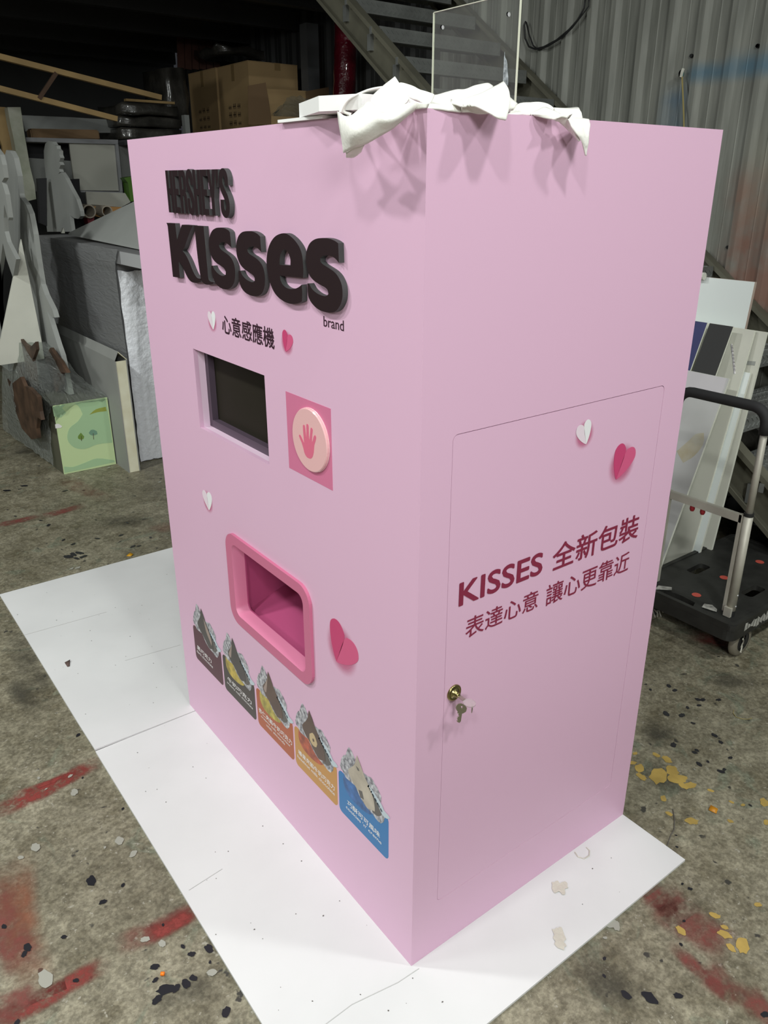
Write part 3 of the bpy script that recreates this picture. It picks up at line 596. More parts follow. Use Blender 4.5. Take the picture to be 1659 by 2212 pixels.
# printed paper hearts
def heart(u, v, h, ang, wr, mats, F):
    """two-lobed folded paper heart: left half, right half, soft halo"""
    R2 = lambda x, y: (u + (x * math.cos(ang) - y * math.sin(ang)) * h, v + (x * math.sin(ang) + y * math.cos(ang)) * h)
    half = [(0, -.5), (.10, -.42), (.30, -.18), (.44, .08), (.48, .28), (.40, .44), (.26, .50), (.10, .44), (0, .26)]
    n = 24; hw = .62 * h
    vs = [F @ Vector((u, v - .05 * h, .0002))] + [F @ Vector((u + hw * math.cos(2 * math.pi * k / n), v - .05 * h + hw * 1.05 * math.sin(2 * math.pi * k / n), .0002)) for k in range(n)]
    hp = bpy.data.objects.new('paper_heart', None)
    base = mesh('heart_halo', vs, [(0, k + 1, (k + 1) % n + 1) for k in range(n)], 'halo')
    uvl = base.data.uv_layers.new(name='UVMap')
    for l in base.data.loops:
        k = l.vertex_index; uvl.data[l.index].uv = (.5, .5) if k == 0 else (.5 + .5 * math.cos(2 * math.pi * (k - 1) / n), .5 + .5 * math.sin(2 * math.pi * (k - 1) / n))
    bpy.data.objects.remove(hp)
    base.parent = bo; base.matrix_parent_inverse = wm(bo).inverted(); base.name = 'printed_heart'
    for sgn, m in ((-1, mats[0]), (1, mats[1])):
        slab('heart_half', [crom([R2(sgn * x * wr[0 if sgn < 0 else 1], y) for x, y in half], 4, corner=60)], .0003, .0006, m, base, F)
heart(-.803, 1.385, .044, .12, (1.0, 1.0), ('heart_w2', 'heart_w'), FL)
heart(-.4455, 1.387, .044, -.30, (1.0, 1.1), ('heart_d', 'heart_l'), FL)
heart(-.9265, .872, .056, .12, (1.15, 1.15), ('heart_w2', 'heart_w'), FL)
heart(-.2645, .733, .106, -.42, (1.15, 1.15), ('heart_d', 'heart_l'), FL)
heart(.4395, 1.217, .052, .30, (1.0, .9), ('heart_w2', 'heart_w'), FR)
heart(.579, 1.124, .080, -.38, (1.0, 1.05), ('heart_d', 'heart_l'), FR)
# dispensing tray
rng = slab('tray_frame', [rrect(-.816, -.385, .551, .827, .046, 8), rrect(-.782, -.414, .581, .799, .024, 6)], 0, .008, 'rose', bo)
loops = [rrect(-.782, -.414, .581, .799, .024, 6), rrect(-.778, -.418, .585, .795, .022, 6), rrect(-.776, -.420, .588, .793, .020, 6)]
deps = (.008, -.004, -.026); vs = []; nn = len(loops[0])
for lp, d in zip(loops, deps): vs += [FL @ Vector((*p, d)) for p in lp]
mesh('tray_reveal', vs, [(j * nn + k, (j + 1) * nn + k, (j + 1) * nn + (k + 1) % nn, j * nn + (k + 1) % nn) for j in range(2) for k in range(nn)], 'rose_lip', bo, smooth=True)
pk = MB(); a0, a1, b0, b1 = .395, .80, .565, .815
def wallq(p): k = len(pk.v); pk.v += p; pk.f.append((k, k + 1, k + 2, k + 3))
yb0, yb1 = .395, .80; xb = .30
wallq([(.026, yb0, b0), (.026, yb1, b0), (xb, yb1, .66), (xb, yb0, .66)])          # sloping tray bottom
wallq([(xb, yb0, .60), (xb, yb1, .60), (xb, yb1, b1), (xb, yb0, b1)])
wallq([(.026, yb1, b0), (.026, yb1, b1), (xb, yb1, b1), (xb, yb1, b0)])
wallq([(.026, yb0, b0), (xb, yb0, b0), (xb, yb0, b1), (.026, yb0, b1)])
wallq([(.026, yb0, b1), (xb, yb0, b1), (xb, yb1, b1), (.026, yb1, b1)])
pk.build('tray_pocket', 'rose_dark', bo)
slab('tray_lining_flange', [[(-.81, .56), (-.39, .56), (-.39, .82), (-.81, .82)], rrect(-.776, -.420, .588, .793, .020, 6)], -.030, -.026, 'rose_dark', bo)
# five flavour cards with printed foil-wrapped drops
zc = zm(720, 1590, 10.057); U5 = -.290
def cp(pts): return [(uvL(*zc(a, b))[0] - U5, uvL(*zc(a, b))[1]) for a, b in pts]
A_foil = cp([(340, 240), (380, 290), (408, 330), (435, 400), (460, 450), (482, 500), (470, 540), (497, 560), (470, 600), (440, 640), (430, 660), (600, 700), (655, 790), (700, 830), (745, 872), (820, 898), (870, 965), (912, 1055), (960, 1120), (992, 1200), (1012, 1240), (1050, 1320), (1045, 1420), (1000, 1500), (1130, 1760), (1100, 1870), (1040, 1900), (980, 1850), (930, 1790), (860, 1690), (830, 1665), (700, 1510), (600, 1345), (480, 1075), (400, 1010), (280, 900), (205, 745), (180, 720), (152, 640), (170, 540), (190, 470), (240, 405), (272, 425), (288, 365), (320, 275)])
A_choc = cp([(520, 418), (560, 520), (592, 600), (640, 740), (700, 900), (800, 1120), (880, 1350), (912, 1540), (915, 1640), (840, 1602), (760, 1562), (700, 1480), (600, 1290), (520, 1130), (440, 1010), (385, 900), (345, 800), (343, 722), (430, 655), (480, 600), (500, 500)])
A_shade = cp([(700, 900), (760, 1040), (860, 1240), (960, 1440), (1060, 1660), (1050, 1725), (960, 1735), (860, 1650), (840, 1560), (800, 1300)])
A_rib = cp([(690, 930), (760, 1040), (860, 1180), (960, 1330), (1060, 1490), (1115, 1620), (1200, 1720), (1245, 1792), (1180, 1795), (1110, 1750), (1050, 1660), (950, 1430), (860, 1260), (760, 1070)])
A_oval = cp([(235, 830), (290, 905), (400, 1015), (470, 1080), (600, 1345), (740, 1560), (850, 1705), (760, 1690), (600, 1572), (430, 1400), (320, 1250), (250, 1100), (222, 950)])
A_hiL = cp([(500, 560), (480, 700), (440, 900), (400, 880), (360, 780), (430, 680)])
A_hiR = cp([(600, 720), (700, 950), (800, 1180), (860, 1400), (850, 1520), (760, 1300), (660, 1050)])
A_nut = cp([(560, 1010), (640, 1000), (720, 1120), (735, 1260), (690, 1320), (600, 1220), (530, 1100)])
zn = zm(620, 1500, 10.06); A_nut = [(uvL(*zn(a, b))[0] + .4995, uvL(*zn(a, b))[1]) for a, b in ((560, 828), (500, 848), (503, 960), (545, 1060), (600, 1125), (648, 1147), (668, 1080), (640, 980), (600, 880))]
def tr(l, u): return [(a + u, b) for a, b in l]
cards = [(-1.1335, (.085, .022, .032), '黑巧克力', ['dark chocolate'], None, 'choc', (.09, .62)),
         (-.9215, (.052, .040, .032), '牛奶巧克力', ['creamy milk chocolate'], (.48, .36, .05), 'choc', (.12, .88)),
         (-.7090, (.42, .105, .038), '杏仁夾餡牛奶巧克力', ['creamy milk chocolate', 'with almonds'], (.44, .36, .06), 'milk', (.04, .96)),
         (-.4995, (.53, .265, .065), '榛果夾餡牛奶巧克力', ['hazelnut milk chocolate'], (.40, .08, .03), 'milk', (.08, .94)),
         (-.2905, (.022, .175, .43), '巧酥可可風味', ["cookies 'n' creme"], (.03, .13, .36), 'creme', (.18, .84))]
for i, (u0, col, zh, en, oval, cm, (t0, t1)) in enumerate(cards):
    cmn = mat('card_print_%d' % i, col, .45)
    w = .2015
    base = slab('flavour_card', [rrect(u0, u0 + w, .250, .377, .014, 5)], 0, .0004, cmn, bo)
    if oval:
        om = mat('filling_print_%d' % i, tuple(min(1, c * 1.35) for c in oval), .4, col2=tuple(c * .55 for c in oval), vs=40)
        slab('filling_oval', [crom(tr(A_oval, u0), 3)], .0004, .0006, om, base)
    slab('foil', [tr(A_foil, u0)], .0004, .0008, 'foil', base)
    slab('wrapper_shadow', [crom(tr(A_shade, u0), 3)], .0008, .0010, 'shade', base)
    slab('ribbon', [crom(tr(A_rib, u0), 3)], .0010, .0012, 'ribbon', base)
    slab('chocolate_drop', [crom(tr(A_choc, u0), 3)], .0012, .0014, cm, base)
    if i in (0, 1, 2): slab('highlight', [crom(tr(A_hiR if i == 0 else A_hiL, u0), 3)], .0014, .0015, 'choc_hi', base)
    if i == 3:
        slab('hazelnut_ring', [crom(tr(A_nut, u0), 3)], .0014, .0016, mat('nut_print', (.55, .42, .24), .5), base)
        nc = (sum(p[0] for p in A_nut) / 9 + u0, sum(p[1] for p in A_nut) / 9); slab('hazelnut_core', [[(nc[0] + .0045 * math.cos(k * .9), nc[1] + .005 * math.sin(k * .9)) for k in range(7)]], .0016, .0018, 'milk', base)
    if i == 4: slab('cookie_crumb', [crom(tr(cp([(500, 640), (560, 700), (585, 765), (540, 740)]), u0), 2)], .0014, .0015, 'shade', base); slab('cookie_crumb', [crom(tr(cp([(560, 1160), (640, 1200), (680, 1380), (600, 1330)]), u0), 2)], .0014, .0015, 'shade', base)
    # 'kisses' wordmark running down the ribbon
    a = Vector((*cp([(752, 1085)])[0], 0)); b = Vector((*cp([(1068, 1660)])[0], 0)); d = b - a; nr = Vector((-d.y, d.x, 0)).normalized() * .0085
    cu = lettering('ribbon_wordmark', 'kisses', 0, 1, 0, 1, 0, 'ribbonink', base, off=.02, rot=Matrix())
    me = cu.data; xs = [v.co.x for v in me.vertices]
    me.transform(FL.inverted()); x1 = max(v.co.x for v in me.vertices); x0 = min(v.co.x for v in me.vertices); y1 = max(v.co.y for v in me.vertices); y0 = min(v.co.y for v in me.vertices)
    for v in me.vertices:
        s_ = (v.co.x - x0) / (x1 - x0); t_ = (v.co.y - y0) / (y1 - y0); q = a + d * s_ + nr * t_
        v.co = FL @ Vector((q.x + u0, q.y, .0014))
    zt = .292 if len(en) == 1 else .297
    lettering('lettering', zh, u0 + t0 * w, u0 + t1 * w, zt, zt + .0165, .0006, 'wht', base, off=.012)
    if len(en) == 1: lettering('lettering', en[0], u0 + max(.05, t0 - .03) * w, u0 + min(.94, t1 + .03) * w, zt - .0145, zt - .0045, .0006, 'wht', base, off=.006)
    else:
        lettering('lettering', en[0], u0 + .10 * w, u0 + .90 * w, zt - .0135, zt - .004, .0006, 'wht', base, off=.006)
        lettering('lettering', en[1], u0 + .24 * w, u0 + .76 * w, zt - .0245, zt - .0165, .0006, 'wht', base, off=.006)
# lock with its escutcheon
def lathe(prof, c, n=28, name='lathe', m='brass', parent=None, nrm=Vector((0, -1, 0))):
    vs = []; ux = Vector((1, 0, 0)); uz = Vector((0, 0, 1)); c = Vector(c)
    for r, d in prof: vs += [c + nrm * d + (ux * math.cos(2 * math.pi * k / n) + uz * math.sin(2 * math.pi * k / n)) * r for k in range(n)]
    fs = [(j * n + k, j * n + (k + 1) % n, (j + 1) * n + (k + 1) % n, (j + 1) * n + k) for j in range(len(prof) - 1) for k in range(n)] + [tuple((len(prof) - 1) * n + k for k in range(n))]
    return mesh(name, vs, fs, m, parent, smooth=True)
lk = lathe([(.0185, -.001), (.0185, .002), (.016, .0045), (.013, .0035), (.0125, .002), (.0115, .0045), (.006, .006), (.0055, .014), (.004, .016)], (.1005, 0, .7215), name='lock', parent=bo)
kt = thing('key_pair', 'two small keys on a ring hanging from the lock of the pink booth door', 'keys', (.1005, -.014, .7215))
kb = Vector((.1005, -.016, .7215))
MB().obox(kb + Vector((0, -.006, 0)), (.0042, 0, 0), (0, .009, 0), (0, 0, .0011)).build('key_blade', 'steel', kt)
hd = []
hc = kb + Vector((.004, -.0265, -.003)); eu = Vector((.35, -.93, -.05)).normalized() ; ev = Vector((.92, .33, .12)).normalized(); en_ = eu.cross(ev)
n = 24; vs = [hc + eu * (.0135 * math.cos(2 * math.pi * k / n)) + ev * (.0110 * math.sin(2 * math.pi * k / n)) + en_ * s_ for s_ in (-.0016, .0016) for k in range(n)]
mesh('key_head', vs, [tuple(range(n))[::-1], tuple(range(n, 2 * n))] + [(k, (k + 1) % n, n + (k + 1) % n, n + k) for k in range(n)], 'keycap', kt)
rc = hc + Vector((.002, -.007, -.010)); MB().tube([rc + Vector((.010 * math.cos(a * .35) * .5, .004 * math.cos(a * .35), .010 * math.sin(a * .35))) for a in range(19)], .0007, 6).build('key_ring', 'steel', kt)
kk = zm(920, 1420, 9.217)
kp = [(690, 915), (730, 925), (790, 970), (808, 1020), (790, 1080), (740, 1110), (715, 1115), (705, 1170), (690, 1270), (665, 1300), (625, 1285), (618, 1265), (635, 1255), (622, 1215), (632, 1190), (655, 1175), (660, 1160), (640, 1130), (648, 1112), (618, 1105), (640, 1090), (610, 1050), (592, 1000), (605, 955), (640, 925)]
loopk = [(aty(*kk(*q), -.042).x, aty(*kk(*q), -.042).z) for q in kp]; hole = [(aty(*kk(*q), -.042).x, aty(*kk(*q), -.042).z) for q in ((690, 965), (725, 965), (730, 1000), (705, 1015))]
slab('spare_key', [crom(loopk, 2, corner=40), hole], .041, .043, 'steel', kt, FR)
#PART3
bo.location = (.39, .62, 0)
# ================================================================ things on top of the booth
def cloth(name, label, patches, par=None):
    V = []; F_ = []
    for rows in patches:
        v, f = patch(rows, name, 'cloth', None, 5, wob=.0016); k = len(V); V += v; F_ += [tuple(i + k for i in q) for q in f]
    o = mesh(name, V, F_, 'cloth'); thicken(o.data, .0028); return tag(o, label, 'cloth')
z5 = zm(720, 150, 4.1475); z6 = zm(1060, 150, 6.9125)
lx = lambda a, b, d: atx(*z5(a, b), -d)
ry = lambda a, b, d: aty(*z5(a, b), -d)
ry6 = lambda a, b, d: aty(*z6(a, b), -d)
PA = [[lx(45, 380, .07), lx(150, 430, .085), lx(250, 360, .08), lx(330, 292, .07), lx(430, 402, .07), lx(560, 355, .05), lx(735, 292, .012)],
      [lx(75, 560, .085), lx(170, 560, .10), lx(280, 520, .095), lx(380, 450, .085), lx(480, 455, .075), lx(600, 410, .05), lx(735, 320, .010)],
      [lx(105, 748, .075), lx(180, 692, .085), lx(280, 665, .08), lx(400, 600, .07), lx(510, 527, .055), lx(620, 440, .035), lx(722, 356, .006)]]
PB = [[lx(45, 382, .07), lx(80, 308, .05), lx(150, 240, .03), lx(300, 180, .0), lx(450, 148, -.03), lx(590, 126, -.05), lx(700, 148, -.05), lx(800, 190, -.045), lx(905, 232, -.04)],
      [lx(90, 400, .04), lx(120, 350, .0), lx(190, 290, -.04), lx(320, 225, -.06), lx(450, 195, -.06), lx(570, 180, -.045), lx(680, 205, -.045), lx(770, 250, -.04), lx(870, 300, -.03)],
      [lx(150, 425, .04), lx(170, 392, .0), lx(230, 345, -.05), lx(330, 290, -.07), lx(450, 250, -.06), lx(560, 235, -.03), lx(660, 250, -.03), lx(740, 280, -.025), lx(830, 320, -.02)]]
PC = [[lx(550, 65, .0), lx(450, 142, .01), lx(350, 232, .03), lx(328, 300, .055)],
      [lx(600, 135, .0), lx(520, 215, .012), lx(420, 300, .04), lx(362, 378, .07)],
      [lx(650, 210, .0), lx(600, 270, .015), lx(500, 345, .045), lx(405, 402, .075)],
      [lx(690, 262, .0), lx(660, 290, .012), lx(570, 352, .04), lx(445, 405, .072)]]
PD = [[lx(430, 400, .055), lx(560, 345, .04), lx(730, 285, .01)], [lx(430, 490, .05), lx(560, 440, .035), lx(728, 340, .006)]]
PE = [[lx(110, 745, .075), lx(180, 690, .07), lx(278, 665, .065)], [lx(118, 775, .06), lx(185, 780, .055), lx(250, 725, .055)]]
PF = [[lx(690, 262, .004), lx(740, 285, .004), lx(800, 298, .003), lx(865, 302, .003)], [lx(715, 355, .004), lx(760, 352, .003), lx(800, 348, .003), lx(845, 345, .003)]]
PG = [[ry(770, 190, -.14), ry(880, 228, -.10), ry(1000, 203, -.09), ry(1100, 180, -.09), ry(1180, 174, -.09), ry(1290, 135, -.10), ry(1380, 121, -.10), ry(1432, 150, -.09)],
      [ry(800, 240, -.10), ry(900, 275, -.07), ry(1010, 260, -.06), ry(1100, 240, -.06), ry(1190, 225, -.06), ry(1290, 200, -.07), ry(1370, 180, -.07), ry(1415, 175, -.07)],
      [ry(815, 290, -.03), ry(920, 325, -.02), ry(1020, 320, -.02), ry(1090, 310, -.02), ry(1190, 280, -.02), ry(1290, 250, -.03), ry(1370, 220, -.04), ry(1410, 200, -.05)]]
PG2 = [[ry(830, 292, -.01), ry(900, 310, -.01), ry(1000, 320, -.01), ry(1060, 290, -.0), ry(1150, 272, .0)], [ry(850, 345, -.001), ry(930, 352, .002), ry(1015, 364, .004), ry(1060, 373, .006), ry(1148, 373, .008)]]
PH = [[ry(1060, 290, .0), ry(1180, 258, -.01), ry(1300, 218, -.02), ry(1440, 150, -.03), ry(1525, 103, -.03)],
      [ry(1110, 305, .012), ry(1230, 272, .01), ry(1350, 250, .015), ry(1470, 220, .02), ry(1572, 190, .02)],
      [ry(1150, 322, .02), ry(1260, 300, .025), ry(1370, 300, .04), ry(1480, 310, .045), ry(1585, 280, .045)],
      [ry(1190, 298, .02), ry(1290, 328, .035), ry(1400, 385, .055), ry(1480, 430, .065), ry(1556, 446, .065)]]
PI = [[ry(1150, 322, .012), ry(1190, 297, .012), ry(1270, 318, .018), ry(1395, 388, .02)], [ry(1143, 372, .006), ry(1210, 376, .008), ry(1300, 393, .012), ry(1395, 392, .02)]]
cloth('draped_cloth', 'ivory cloth knotted over the near top corner of the pink booth, flaps on both faces', [PA, PB, PC, PD, PE, PF, PG, PG2, PH, PI])
PJ = [[ry6(265, 600, -.05), ry6(410, 518, -.07), ry6(600, 488, -.08), ry6(740, 485, -.08), ry6(850, 515, -.07), ry6(945, 572, -.05)],
      [ry6(290, 630, -.02), ry6(420, 590, -.04), ry6(600, 560, -.05), ry6(740, 550, -.05), ry6(850, 565, -.05), ry6(945, 600, -.03)],
      [ry6(255, 660, -.003), ry6(430, 660, -.004), ry6(600, 655, -.006), ry6(700, 620, -.01), ry6(800, 590, -.02), ry6(940, 610, -.01)]]
PK = [[ry6(600, 640, -.008), ry6(700, 600, -.01), ry6(800, 556, -.01), ry6(900, 590, -.0), ry6(1050, 660, .02), ry6(1150, 715, .03)],
      [ry6(620, 665, .0), ry6(720, 655, .01), ry6(820, 645, .015), ry6(910, 670, .02), ry6(1000, 680, .03), ry6(1080, 690, .035)],
      [ry6(650, 690, .001), ry6(740, 715, .012), ry6(830, 738, .018), ry6(900, 750, .022), ry6(940, 750, .03), ry6(985, 710, .035)]]
PL = [[ry6(940, 572, -.07), ry6(1060, 574, -.07), ry6(1190, 575, -.07), ry6(1310, 568, -.06), ry6(1345, 620, -.04)],
      [ry6(945, 600, -.03), ry6(1060, 660, -.02), ry6(1160, 714, -.01), ry6(1260, 722, -.0), ry6(1378, 718, .0)]]
PM = [[ry6(1150, 714, .03), ry6(1250, 722, .02), ry6(1370, 724, .015), ry6(1465, 737, .02)],
      [ry6(1205, 830, .045), ry6(1300, 835, .045), ry6(1400, 830, .04), ry6(1482, 820, .04)],
      [ry6(1265, 945, .05), ry6(1340, 950, .052), ry6(1410, 950, .05), ry6(1473, 950, .05)],
      [ry6(1335, 1062, .05), ry6(1380, 1080, .052), ry6(1420, 1090, .052), ry6(1465, 1080, .052)],
      [ry6(1390, 1165, .05), ry6(1410, 1175, .05), ry6(1430, 1180, .05), ry6(1450, 1175, .05)],
      [ry6(1430, 1290, .048), ry6(1432, 1290, .048), ry6(1434, 1290, .048), ry6(1436, 1290, .048)]]
PN = [[ry6(955, 745, .03), ry6(1000, 690, .03), ry6(1075, 664, .03), ry6(1150, 714, .03), ry6(1205, 830, .04), ry6(1265, 945, .045), ry6(1330, 1060, .048)],
      [ry6(962, 748, .018), ry6(1010, 760, .015), ry6(1060, 800, .015), ry6(1120, 855, .018), ry6(1190, 915, .022), ry6(1260, 980, .03), ry6(1325, 1060, .044)]]
PP = [[ry6(280, 400, -.05), ry6(340, 460, -.05), ry6(405, 515, -.05)], [ry6(255, 600, -.01), ry6(300, 580, -.02), ry6(360, 545, -.03)]]
cloth('draped_cloth', 'ivory cloth strip with one long pointed tip over the booth side, right of the knot', [PJ, PK, PL, PM, PN, PP])
fbl = [(.0, .363), (-.045, .226), (-.012, .15), (.12, .15), (.14, .363)]
tag(mesh('foam_block', [(x, y, z) for z in (1.8065, 1.8295) for x, y in fbl], [(4, 3, 2, 1, 0), (5, 6, 7, 8, 9)] + [(i, (i + 1) % 5, 5 + (i + 1) % 5, 5 + i) for i in range(5)], 'white'), 'thick white foam block jutting over the front edge on top of the pink booth', 'foam block')
tag(MB().box(-.010, .16, .27, .425, 1.8005, 1.8055).build('foam_sheet', 'white'), 'thin white foam sheet lying under the foam block on the booth top', 'sheet')
ac = thing('acrylic_panel', 'upright clear acrylic panel with two small bolts standing on the pink booth top', 'acrylic panel', (.6, .56, 1.8))
ay0, ay1, az = .411, .7055, 2.083
MB().box(.598, .602, ay0 + .001, ay1 - .001, 1.8005, az - .001).build('clear_sheet', 'acrylic', ac)
eg = [(.5978, .6022, ay0, ay0 + .0022, 1.8005, az), (.5978, .6022, ay1 - .0022, ay1, 1.8005, az), (.5978, .6022, ay0, ay1, az - .0014, az)]
for i_, e in enumerate(eg): MB().box(*e).build('polished_edge', 'acr_edge', ac)
for q in ((956, 59), (1099, 31)):
    p = atx(*q, .597); lathe([(.0045, -.001), (.0045, .003), (.002, .005)], p, 12, 'bolt', 'silver', ac, Vector((-1, 0, 0)))
p0 = aty(1093, 160, .45); sm = MB()
M['residue'] = mat('adhesive_residue', (.38, .44, .44), .6, col2=(.10, .12, .12), vs=120)
fr = [(760, 770), (765, 850), (790, 900), (800, 960), (805, 1080), (815, 1160), (810, 1280), (790, 1270), (735, 1210), (745, 1000), (752, 850)]
zz_ = zm(980, 0, 6.9125)
slab('adhesive_residue', [[(-atx(*zz_(*q), .5965).y, atx(*zz_(*q), .5965).z) for q in fr]], -.5970, -.5966, 'residue', ac, FL)
# ================================================================ staircase
st = thing('metal_staircase', 'steep industrial steel staircase with diamond plate treads against the corrugated wall', 'staircase', (2.9, .3, 0))
def zt(y): return 1.0 + .717 * (y - 1.238)
ya, yb = -.15, 4.24
for x0, x1, name in ((2.40, 2.46, 0), (3.50, 3.56, 1)):
    sb = MB()
    for (xa, xb_, o0, o1) in ((x1 - .008, x1, -.215, 0), (x0, x1 - .008, -.009, 0), (x0, x1 - .008, -.215, -.206), (x0, x0 + .006, -.03, -.009), (x0, x0 + .006, -.206, -.19)):
        vs = [(x, y, zt(y) + o) for y in (ya, yb) for o in (o0, o1) for x in (xa, xb_)]
        sb.add([(x, y, z) for (x, y, z) in vs], boxv(0, 1, 0, 1, 0, 1)[1])
    sb.build('stringer', 'stringer' if name == 0 else 'stringer', st)
trb = MB(); w = 1.03
trb.add(*boxv(0, w, 0, .255, -.004, 0)); trb.add(*boxv(0, w, -.004, 0, -.078, 0)); trb.add(*boxv(0, w, .251, .255, -.05, 0)); trb.add(*boxv(0, w, 0, .03, -.078, -.074))
tread0 = None
dm = MB()
for i in range(26):      # raised diamond lugs on the lip and the top
    for j in range(2):
        x = .02 + i * .039 + .019 * j; z = -.022 - .033 * j; s_ = 1 if j else -1
        dm.obox((x, -.0055, z), (.009, 0, .009 * s_), (0, .0022, 0), (.0022 * -s_, 0, .0022))
    for j in range(6):
        x = .02 + i * .039 + .019 * (j % 2); s_ = 1 if j % 2 else -1
        dm.obox((x, .03 + j * .04, .001), (.009, .009 * s_, 0), (0, 0, .0015), (-.0022 * s_, .0022, 0))
me_l = None
for k in range(-5, 14):
    y = 2.92 - .262 * k; z = 2.206 - .19 * k
    if z < .12 or z > 3.05: continue
    if tread0 is None:
        tr_ = trb.build('tread', 'galv', st); lug = dm.build('diamond_lugs', 'galv', tr_); tread0, me_l = tr_.data, lug.data; lug['kind'] = 'stuff'
    else:
        tr_ = bpy.data.objects.new('tread', tread0); C.objects.link(tr_); tr_.parent = st; tr_.matrix_parent_inverse = wm(st).inverted()
        lug = bpy.data.objects.new('diamond_lugs', me_l); C.objects.link(lug); lug.parent = tr_; lug['kind'] = 'stuff'
    if lug.data is me_l: lug.matrix_parent_inverse = Matrix()
    tr_.matrix_basis = Matrix.Translation((2.465, y, z))
    # angle-iron bracket under the tread, seen inside the channel
    MB().obox((2.44, y + .06, z - .085), (.012, 0, 0), (0, .018, 0), (0, 0, .045)).build('bracket', 'galv', st)
    MB().obox((2.40, y + .0, z - .03), (.004, 0, 0), (0, .010, 0), (0, 0, .02)).build('bracket', 'galv', st)
# ================================================================ wall things
def rope(name, pts, r, m, label, cat, n=6): return tag(MB().tube(pts, r, n).build(name, m, smooth=True), label, cat)
hk = thing('hanging_rope', 'thin yellow cord hanging from a pale hook in a hole in the corrugated wall', 'rope', tuple(atx(1471, 160, 3.565)))
hp_ = atx(1473, 158, 3.555); he = atx(1478, 275, 3.50)
MB().tube([hp_, atx(1475, 200, 3.54), atx(1477, 250, 3.53), atx(1478, 330, 3.52)], .0045, 6).build('cord', 'rope', hk)
MB().tube([hp_ + Vector((0, -.005, .02)), hp_ + Vector((-.008, -.006, .005)), hp_ + Vector((-.004, 0, -.02))], .009, 7).build('pale_hook', 'panelwhite', hk)
lathe([(.020, -.01), (.020, .004), (.010, .006)], hp_ + Vector((.01, .012, -.002)), 12, 'teal_rim', 'tealplug', hk, Vector((-1, 0, 0)))
kq = zm(900, 0, 2.186)
def wp(a, b, x=3.555): return atx(*kq(a, b), x)
rope('power_cable', [wp(800, -20), wp(790, 40), wp(760, 95), wp(720, 140), wp(660, 190), wp(600, 222), wp(560, 232), wp(530, 220), wp(512, 180), wp(508, 120), wp(515, 100)], .006, 'cable', 'black cable looping down the corrugated wall beside the acrylic panel', 'cable')
rope('power_cable', [wp(815, -20), wp(812, 30), wp(770, 85), wp(735, 130), wp(690, 175), wp(620, 218), wp(575, 235), wp(550, 215), wp(530, 160), wp(518, 105)], .005, 'cable', 'second thinner black cable on the corrugated wall, its loop knotted at the lowest point', 'cable')
# ================================================================ platform trolley
tl = thing('platform_trolley', 'black plastic platform trolley with an aluminium handle and foam grip', 'trolley', (2.12, .46, FLR))
X0, X1, Y0, Y1, ZT = 1.715, 2.50, .235, .700, .170
hx = lambda u0, u1, v0, v1, r: rrect(u0, u1, v0, v1, r, 4)
FT = Matrix.Identity(4)
notch = [(X0 + .015, .52), (X0 + .05, .51), (X0 + .055, .46), (X0 + .045, .40), (X0 + .012, .375)]
slab('deck', [rrect(X0, X1, Y0, Y1, .022, 4), rrect(1.985, 2.10, .565, .615, .015, 4), rrect(1.985, 2.10, .318, .368, .015, 4), crom([(X0 + .016, .575), (X0 + .05, .565), (X0 + .062, .50), (X0 + .055, .43), (X0 + .016, .415)], 3)], ZT - .022, ZT, 'black', tl, FT)
slab('deck_skirt', [rrect(X0, X1, Y0, Y1, .035, 4), rrect(X0 + .012, X1 - .012, Y0 + .012, Y1 - .012, .025, 4)], ZT - .068, ZT - .0225, 'black', tl, FT)
slab('deck_rim', [rrect(X0, X1, Y0, Y1, .035, 4), rrect(X0 + .018, X1 - .018, Y0 + .018, Y1 - .018, .025, 4)], ZT, ZT + .004, 'black', tl, FT)
for q in ((1500, 1285), (1566, 1249), (1641, 1214)):
    p = atz(*q, ZT); p.x -= 0
for u, v in ((1.829, .462), (2.055, .478), (2.314, .466)):
    lathe([(.019, 0), (.019, .0012)], (u, v, ZT), 20, 'round_sticker', 'orange_dot', tl, Vector((0, 0, 1))) if False else mesh('round_sticker', [(u + .018 * math.cos(a * .3927), v + .018 * math.sin(a * .3927), ZT + .0012) for a in range(16)], [tuple(range(16))], 'orange_dot', tl)
def flat(name, pts, z, m, par): return mesh(name, [(x, y, z) for x, y in pts], [tuple(range(len(pts)))], m, par)
M['worn_label'] = mat('worn_label', (.52, .51, .47), .7, col2=(.25, .25, .23), vs=60)
flat('worn_label', [(1.729, .587), (1.778, .541), (1.800, .556), (1.769, .598)][::-1], ZT + .0045, 'worn_label', tl)
flat('worn_label', [(1.752, .39), (1.785, .40), (1.80, .375), (1.785, .345), (1.765, .335), (1.758, .36)], ZT + .0045, 'worn_label', tl)
lb = MB(); rn = random.Random(5)
for k in range(11): x = 1.80 + k * .022; lb.add([(x, Y0 - .001, .112 + rn.uniform(0, .02)), (x + .019, Y0 - .001, .112 + rn.uniform(0, .02)), (x + .021, Y0 - .001, .150 + rn.uniform(-.01, .01)), (x + .002, Y0 - .001, .150 + rn.uniform(-.01, .01))], [(0, 1, 2, 3)])
o = lb.build('torn_lettering', 'worn_label', tl); o['kind'] = 'stuff'
